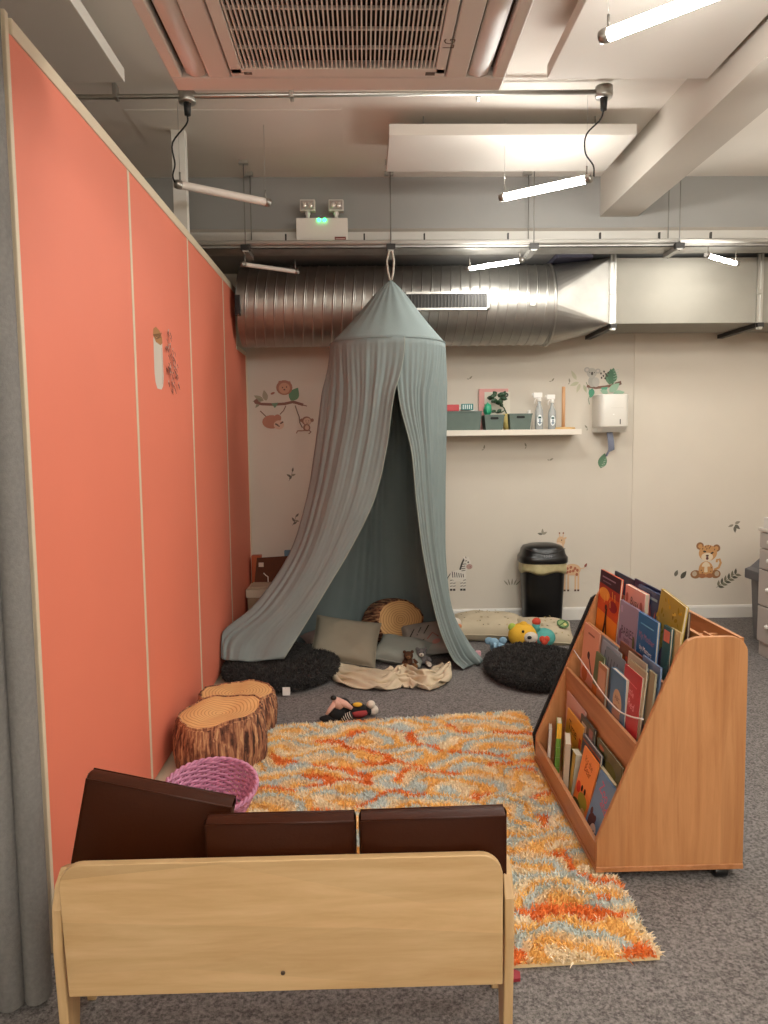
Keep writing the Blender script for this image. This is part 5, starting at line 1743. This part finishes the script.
for x, y in ((.825, 2.472), (1.205, 2.472), (.83, 3.34), (1.20, 3.34)):
    cst = MB().box(x - .018, x + .018, y - .012, y + .014, .018, .034).build('castor', M_black, bs, bevel=.003)
    MB().lathe([(0, -.023), (.017, -.023), (.019, -.019), (.019, .019), (.017, .023), (0, .023)], (x, y - .006, .0195), 18, axes=((0, 1, 0), (0, 0, 1), (1, 0, 0))).build('wheel', M_black, cst)
M_cord = mat('elastic_white', '#d6cdc6', .6)
def cord(pts):
    MB().tube(cr(pts, np.linspace(0, 1, 30)), .0028, 6).build('elastic_cord', M_cord, bs)
cord([(.94, YB, .553), (.915, 3.05, .549), (.903, 2.84, .535), (.897, 2.64, .535), (.91, 2.54, .545), (.93, YA, .56)])
cord([(.79, YB, .215), (.783, 3.05, .19), (.78, 2.8, .18), (.783, YA, .20)]) if False else None
cord([(1.04, YB, .79), (1.02, 3.1, .755), (1.012, 2.8, .752), (1.03, YA, .79)]) if False else None

# ---- books
M_page = mat('paper_edges', '#cfc3ae', .85)


def book(label, X, z, yfar, ynear, floor, lean, t_, col, art=None, yaw=0., slant=0., hard=True, spine=None):
    """X, z: where the top front edge is; yfar/ynear: extent along the shelf; the foot stands on the tier floor"""
    w_ = yfar - ynear
    col = bright(col, 1.16)
    h = (z - floor) / math.cos(R(lean)) - .002
    xmin = .790 if floor < .2 else (.921 if floor < .5 else 1.013)
    lean = min(lean, math.degrees(math.asin(max(.01, min(.9, (X - xmin) / h)))))
    x0 = X - h * math.sin(R(lean))
    root = thing('book', label, 'book', (x0, (yfar + ynear) / 2, floor + .001), (R(slant), R(lean), R(yaw)), group='picture books in the book display')
    b = MB()
    k = .0022 if hard else .0008
    b.box(0, k, -w_ / 2, w_ / 2, 0, h)
    b.box(t_ - k, t_, -w_ / 2, w_ / 2, 0, h)
    b.box(k, t_ - k, w_ / 2 - k, w_ / 2, 0, h)       # spine at the far edge
    mats = [mat('cover_' + col.lstrip('#'), col, .35, spec=.5)]
    if art:
        d = Deco(b, mats, (0, w_ / 2, 0), (0, -1, 0), (0, 0, 1), step=.00022)
        d.gain = 1.16
        art(d, w_, h)
    b.build('cover', mats, root, world=False)
    MB().box(k, t_ - k, -w_ / 2 + .003, w_ / 2 - k, .003, h - .003).build('pages', M_page, root, world=False)
    return root


def lion_art(d, w_, h):
    d.poly([(0, 0), (w_, 0), (w_, h * .22), (0, h * .22)], '#b8811c').poly([(0, h * .22), (w_, h * .22), (w_, h * .45), (0, h * .5)], '#c9781f').poly([(0, h * .5), (w_, h * .45), (w_, h * .72), (0, h * .74)], '#b4481f').poly([(0, h * .74), (w_, h * .72), (w_, h * .82), (0, h * .84)], '#8c2f22').poly([(0, h * .84), (w_, h * .82), (w_, h), (0, h)], '#3d2430')
    d.ell(w_ * .3, h * .72, w_ * .26, h * .08, '#c98a3a').ell(w_ * .75, h * .62, w_ * .2, h * .07, '#7c1e20')
    for a, b in ((.3, .7), (.45, .74), (.6, .68), (.8, .78), (.68, .8)):
        d.stroke([(w_ * a, h * b), (w_ * a + .01, h * b - .03)], .006, '#d9a24a')
    d.stroke([(w_ * .48, h * .56), (w_ * .47, h * .4), (w_ * .4, h * .17)], .02, '#2e1712').stroke([(w_ * .49, h * .42), (w_ * .6, h * .17)], .012, '#2e1712').ell(w_ * .45, h * .57, .014, .012, '#3b1d14')
    d.stroke([(w_ * .15, h * .93), (w_ * .8, h * .93)], .006, '#8a7684').stroke([(w_ * .2, h * .88), (w_ * .6, h * .88)], .005, '#6f5a6a')


def pink_baby(d, w_, h):
    d.text('Busy', w_ * .5, h * .78, w_ * .22, '#5a4038').text('Babies', w_ * .5, h * .66, w_ * .22, '#5a4038').text('and me', w_ * .5, h * .56, w_ * .13, '#6b4e45')
    for a, b in ((.12, .85), (.13, .6), (.85, .82), (.86, .58), (.15, .4)):
        d.ell(w_ * a, h * b, w_ * .07, h * .06, '#a5645c')
    d.ell(w_ * .8, h * .4, w_ * .16, h * .16, '#7c3f3c').ell(w_ * .35, h * .35, w_ * .2, h * .1, '#c9867c')


def fox_art(d, w_, h):
    d.rect(w_ * .1, h * .9, w_ * .9, h * .93, '#7f9aa6')
    d.poly([(w_ * .5, h * .55), (w_ * .6, h * .85), (w_ * .7, h * .6), (w_ * .85, h * .8), (w_ * .8, h * .5), (w_ * .6, h * .42)], '#a8584f').poly([(w_ * .35, h * .4), (w_ * .85, h * .5), (w_ * .75, h * .3), (w_ * .5, h * .25)], '#c2582e').ell(w_ * .55, h * .4, w_ * .1, h * .05, '#d98a3a')


def lilac_art(d, w_, h):
    d.text('BABIES', w_ * .5, h * .52, w_ * .23, '#3a3040').text('family', w_ * .5, h * .43, w_ * .14, '#5a4c60')
    d.rect(w_ * .06, h * .83, w_ * .18, h * .93, '#a79bb2').ell(w_ * .14, h * .5, w_ * .07, h * .08, '#6b5570').ell(w_ * .87, h * .5, w_ * .06, h * .09, '#5f6249')
    d.ell(w_ * .25, h * .2, w_ * .13, h * .12, '#8a5c54').ell(w_ * .27, h * .3, w_ * .09, h * .07, '#3a2a2c').ell(w_ * .65, h * .14, w_ * .12, h * .1, '#8f3f42').ell(w_ * .82, h * .22, w_ * .06, h * .05, '#57504f')


def mother_art(d, w_, h):
    d.text('My Mother', w_ * .5, h * .66, w_ * .18, '#9b6a80', rot=-3).text('by Matters', w_ * .5, h * .5, w_ * .15, '#d9dfe4', rot=-3).rect(w_ * .15, h * .86, w_ * .85, h * .875, '#6aa6c4')
    d.ell(w_ * .3, h * .22, w_ * .16, h * .16, '#c49a3a').ell(w_ * .42, h * .24, w_ * .09, h * .13, '#d8b65a').ell(w_ * .45, h * .15, w_ * .08, h * .1, '#6b4a56').stroke([(w_ * .86, h * .35), (w_ * .88, h * .2)], .005, '#c8d6de').ell(w_ * .87, h * .16, .006, .01, '#c8d6de')


def gold_art(d, w_, h):
    rr = random.Random(2)
    for k in range(46):
        d.ell(rr.uniform(.08, .92) * w_, rr.uniform(.35, .95) * h, rr.uniform(.004, .014), rr.uniform(.003, .009), rr.choice(['#8a7524', '#c0a54c', '#6f5c1e', '#b5932f']), rr.uniform(0, 180))
    d.ell(w_ * .55, h * .3, w_ * .16, h * .2, '#5b4a63').ell(w_ * .68, h * .2, w_ * .13, h * .18, '#7c6f86').ell(w_ * .5, h * .12, w_ * .12, h * .12, '#7d2f30').ell(w_ * .3, h * .5, w_ * .1, h * .05, '#c9b57a')


F3, F2, F1 = .582, .362, .053
book('thick navy picture book at the back of the top tier, left half', 1.118, .918, 3.345, 3.10, F3, 2, .007, '#232d4a', lambda d, w_, h: d.rect(w_ * .3, h * .55, w_ * .95, h * .92, '#3e4a66').rect(w_ * .05, h * .5, w_ * .25, h * .95, '#1b2238'))
book('dark navy picture book at the back of the top tier, right half', 1.118, .928, 3.095, 2.82, F3, 2, .007, '#1b1f42', lambda d, w_, h: d.stroke([(w_ * .1, h * .9), (w_ * .9, h * .9)], .004, '#343b66'))
book('navy picture book with an orange fox, on the top tier', 1.100, .922, 3.00, 2.775, F3, 3, .009, '#1d2f57', fox_art)
book('slim dark blue book behind the orange book on the top tier', 1.098, .885, 3.12, 3.01, F3, 3, .008, '#27506a')
book('pink hardback with baby faces on the top tier', 1.076, .908, 3.08, 2.862, F3, 3, .018, '#c9958c', pink_baby)
book('tall orange and red picture book at the far end of the top tier', 1.056, .926, 3.345, 3.075, F3, 5, .010, '#b4481f', lion_art)
book('brown edged book just behind the tall orange book', 1.080, .85, 3.352, 3.12, F3, 4, .008, '#8a4d34')
book('lilac picture book with dark title on the top tier', 1.042, .852, 3.04, 2.835, F3, 4, .008, '#8a7d96', lilac_art)
book('bright blue picture book with a yellow figure on the top tier', 1.030, .856, 2.80, 2.615, F3, 4, .011, '#1f5c92', mother_art)
book('slim teal book at the near end of the top tier', 1.046, .853, 2.60, 2.535, F3, 4, .010, '#1d4a4e', lambda d, w_, h: d.rect(w_ * .1, h * .8, w_ * .9, h * .95, '#b06a5a'))
book('cream backed book beside the teal one on the top tier', 1.060, .85, 2.575, 2.49, F3, 4, .007, '#b9a576')
book('large mustard gold picture book leaning at the near end of the top tier', 1.088, .945, 2.775, 2.555, F3, 6, .012, '#9b8432', gold_art, slant=6)
book('brown picture book behind the mustard gold one', 1.120, .90, 2.74, 2.57, F3, 3, .008, '#4d3a33')

book('peach picture book at the far end of the middle tier', .978, .693, 3.32, 3.10, F2, 5, .006, '#c78f76', lambda d, w_, h: d.stroke([(w_ * .3, h * .9), (w_ * .7, h * .9)], .008, '#8c5b4f').ell(w_ * .45, h * .62, w_ * .08, h * .05, '#3b2a2e').stroke([(w_ * .45, h * .62), (w_ * .75, h * .4)], .012, '#4c3340').ell(w_ * .3, h * .35, w_ * .18, h * .1, '#b0653f').rect(0, 0, w_, h * .25, '#b5703f'))
for k, (dx, y0, y1, z, c, lab) in enumerate(((.984, 3.09, 2.90, .69, '#737c88', 'grey blue softback in the middle tier, rearmost of the fanned three'), (.975, 3.05, 2.83, .684, '#8a93a0', 'pale grey blue softback in the middle tier, between two like it'), (.966, 2.98, 2.76, .674, '#66727f', 'slate blue softback in the middle tier, foremost of the fanned three'))):
    book(lab, dx, z, y0, y1, F2, 5 + k, .005, c, lambda d, w_, h: [d.stroke([(w_ * (.2 + .16 * i), h * .9), (w_ * (.16 + .15 * i), h * .3)], .008, '#4d545e') for i in range(4)], hard=False)
book('brown picture book with small portraits in the middle tier', .990, .722, 2.885, 2.65, F2, 3, .006, '#6b3d24', lambda d, w_, h: [d.ell(w_ * (.15 + .2 * i), h * .84, w_ * .08, h * .05, ['#b06f3e', '#b5482f', '#c08a3a', '#8f6c45'][i]) for i in range(4)])
book('pale patterned softback in the middle tier behind the red book', .972, .722, 2.74, 2.56, F2, 5, .005, '#a39a8a', lambda d, w_, h: [d.ell(w_ * (.2 + .15 * i), h * (.88 - .05 * (i % 2)), w_ * .06, h * .03, ['#8f5f5a', '#6f7a6a', '#9c6b6b', '#5f6a72'][i]) for i in range(4)], hard=False)
book('blue grey picture book with a red car at the near end of the middle tier', .988, .735, 2.64, 2.475, F2, 4, .006, '#5f7391', lambda d, w_, h: d.rect(w_ * .1, h * .80, w_ * .9, h * .84, '#a7b4c4').ell(w_ * .6, h * .76, w_ * .14, h * .03, '#9c3b42').ell(w_ * .35, h * .9, w_ * .12, h * .02, '#c4ccd6'))
book('beige softback directly behind the red book in the middle tier', .958, .705, 2.69, 2.52, F2, 6, .006, '#9c9077', hard=False)
book('khaki picture book with a pink lower half at the near end of the middle tier', .970, .714, 2.53, 2.474, F2, 5, .007, '#857e66', lambda d, w_, h: d.rect(0, 0, w_, h * .45, '#96655c'))
book('small green fronted book at the far end of the middle tier', .950, .632, 3.06, 2.955, F2, 6, .008, '#4f5e3a', lambda d, w_, h: d.rect(0, 0, w_, h * .5, '#a5622f'))
book('small brown and cream book in front of the green fronted one', .938, .61, 2.985, 2.885, F2, 6, .012, '#9c6b4a', lambda d, w_, h: d.rect(w_ * .1, h * .55, w_ * .9, h * .92, '#b58f78').rect(w_ * .05, 0, w_ * .9, h * .35, '#b0742f'))
book('thick red book in the middle tier beside the small blue one', .948, .682, 2.705, 2.535, F2, 7, .017, '#a82c33', lambda d, w_, h: d.text('Little', w_ * .45, h * .72, w_ * .2, '#d8a0a4', rot=-8).text('Red', w_ * .55, h * .58, w_ * .24, '#d8a0a4', rot=-8).ell(w_ * .25, h * .3, w_ * .16, h * .1, '#2f3a3a').ell(w_ * .35, h * .14, w_ * .22, h * .1, '#b9783a').stroke([(w_ * .2, h * .86), (w_ * .8, h * .84)], .004, '#c9787c'))
book('small thick blue book at the front of the middle tier', .930, .64, 2.805, 2.645, F2, 6, .018, '#3c688f', lambda d, w_, h: d.ell(w_ * .5, h * .6, w_ * .3, h * .18, '#b59f86').ell(w_ * .45, h * .42, w_ * .28, h * .14, '#9c7f72').text('ABC', w_ * .5, h * .62, w_ * .17, '#6b4550', rot=-8).ell(w_ * .3, h * .25, w_ * .1, h * .08, '#8a9a4a'))

book('pale pink picture book standing against the back of the bottom tier', .897, .385, 3.30, 3.02, F1, 3, .005, '#b8928c', hard=False)
book('black and white patterned book in the bottom tier', .890, .368, 3.06, 2.87, F1, 4, .007, '#34312f', lambda d, w_, h: d.rect(w_ * .1, h * .8, w_ * .45, h * .92, '#b5aea6').rect(w_ * .5, h * .6, w_ * .9, h * .75, '#b5aea6').ell(w_ * .4, h * .7, w_ * .1, h * .05, '#cfc8bf').rect(w_ * .65, h * .8, w_ * .9, h * .95, '#8f6a66'))
book('dark green picture book at the back of the bottom tier, near end', .892, .352, 2.84, 2.56, F1, 4, .009, '#4b4c2a', lambda d, w_, h: d.ell(w_ * .25, h * .75, w_ * .2, h * .1, '#26261d').ell(w_ * .6, h * .8, w_ * .22, h * .08, '#5f6234').ell(w_ * .2, h * .93, w_ * .1, h * .03, '#a5624a').ell(w_ * .7, h * .6, w_ * .2, h * .1, '#6f6a3a'))
book('yellow spiral bound picture book with dark title in the bottom tier', .878, .335, 3.22, 2.985, F1, 6, .006, '#c48a32', lambda d, w_, h: d.text('Time', w_ * .42, h * .72, w_ * .26, '#33201a', rot=-4).ell(w_ * .25, h * .5, w_ * .1, h * .08, '#2a1d18').rect(w_ * .85, h * .3, w_ * .99, h * .8, '#a84a2c'))
book('navy softback bundle in the bottom tier behind the orange book', .874, .318, 2.97, 2.74, F1, 7, .010, '#3d4452', lambda d, w_, h: d.stroke([(0, h * .93), (w_, h * .93)], .006, '#a05c40'))
book('cream paged book behind the blue dog book', .872, .282, 2.755, 2.58, F1, 9, .012, '#bfae84')
book('orange picture book with monkey face in the bottom tier', .858, .298, 2.895, 2.715, F1, 12, .006, '#d27a34', lambda d, w_, h: d.text("It's the", w_ * .48, h * .80, w_ * .2, '#8c3a22', rot=-6).text('Bear', w_ * .5, h * .67, w_ * .24, '#8c3a22', rot=-6).ell(w_ * .2, h * .38, w_ * .13, h * .09, '#b8382a').ell(w_ * .42, h * .42, w_ * .06, h * .05, '#2a1b18').ell(w_ * .62, h * .42, w_ * .06, h * .05, '#2a1b18').ell(w_ * .6, h * .26, w_ * .3, h * .12, '#8f8a34').ell(w_ * .3, h * .1, w_ * .3, h * .1, '#4f4a2a').ell(w_ * .75, h * .12, w_ * .15, h * .08, '#c9a06a'))
book('blue picture book with a dog at the near end of the bottom tier', .858, .290, 2.69, 2.505, F1, 16, .007, '#4f7396', lambda d, w_, h: d.text('Zoo', w_ * .45, h * .72, w_ * .3, '#b2526a', rot=-12).text('and', w_ * .62, h * .57, w_ * .28, '#b2526a', rot=-12).ell(w_ * .3, h * .26, w_ * .2, h * .14, '#4a3030').ell(w_ * .18, h * .4, w_ * .07, h * .06, '#4a3030').ell(w_ * .42, h * .36, w_ * .07, h * .05, '#4a3030').ell(w_ * .48, h * .18, w_ * .17, h * .12, '#c4a99a').ell(w_ * .52, h * .2, w_ * .03, h * .02, '#2a1b1b').ell(w_ * .65, h * .1, w_ * .1, h * .12, '#2f3038'))


def spine_book(label, y, x, z, t_, w_, slant, col, top=None):
    """stands turned away: the spine at its near edge looks out of the tier"""
    h = z - F1
    root = thing('book', label, 'book', (x, y + w_ / 2, F1 + .001), (R(slant), R(3), R(-14)), group='picture books in the book display')
    mats = [mat('cover_' + col.lstrip('#'), col, .4)]
    b = MB()
    b.box(0, .0015, -w_ / 2, w_ / 2, 0, h).box(t_ - .0015, t_, -w_ / 2, w_ / 2, 0, h).box(.0015, t_ - .0015, -w_ / 2, -w_ / 2 + .002, 0, h)
    if top:
        d = Deco(b, mats, (0, -w_ / 2, 0), (1, 0, 0), (0, 0, 1))
        d.rect(0, h * .72, t_, h, top)
        for k in range(3):
            d.rect(.001, h * (.2 + .18 * k), t_ - .001, h * (.205 + .18 * k), '#a9b98a')
    b.build('cover', mats, root, world=False)
    MB().box(.0015, t_ - .0015, -w_ / 2 + .002, w_ / 2 - .003, .002, h - .003).build('pages', M_page, root, world=False)


spine_book('thin white spined book at the far end of the bottom tier', 3.17, .792, .235, .013, .15, -10, '#c4bab2')
spine_book('lime green spined book with a yellow top in the bottom tier', 3.10, .808, .285, .020, .16, -10, '#6a9a34', '#e0ac34')
spine_book('pale wood coloured spine standing upright in the bottom tier', 2.965, .806, .272, .022, .14, -1, '#b9a791')
book('thick yellow edged board book in the bottom tier, facing the far side', .832, .245, 3.0, 2.93, F1, 6, .032, '#7a6a35', lambda d, w_, h: d.rect(0, 0, w_ * .4, h, '#3d2f22').rect(w_ * .5, 0, w_, h, '#b5a458'))
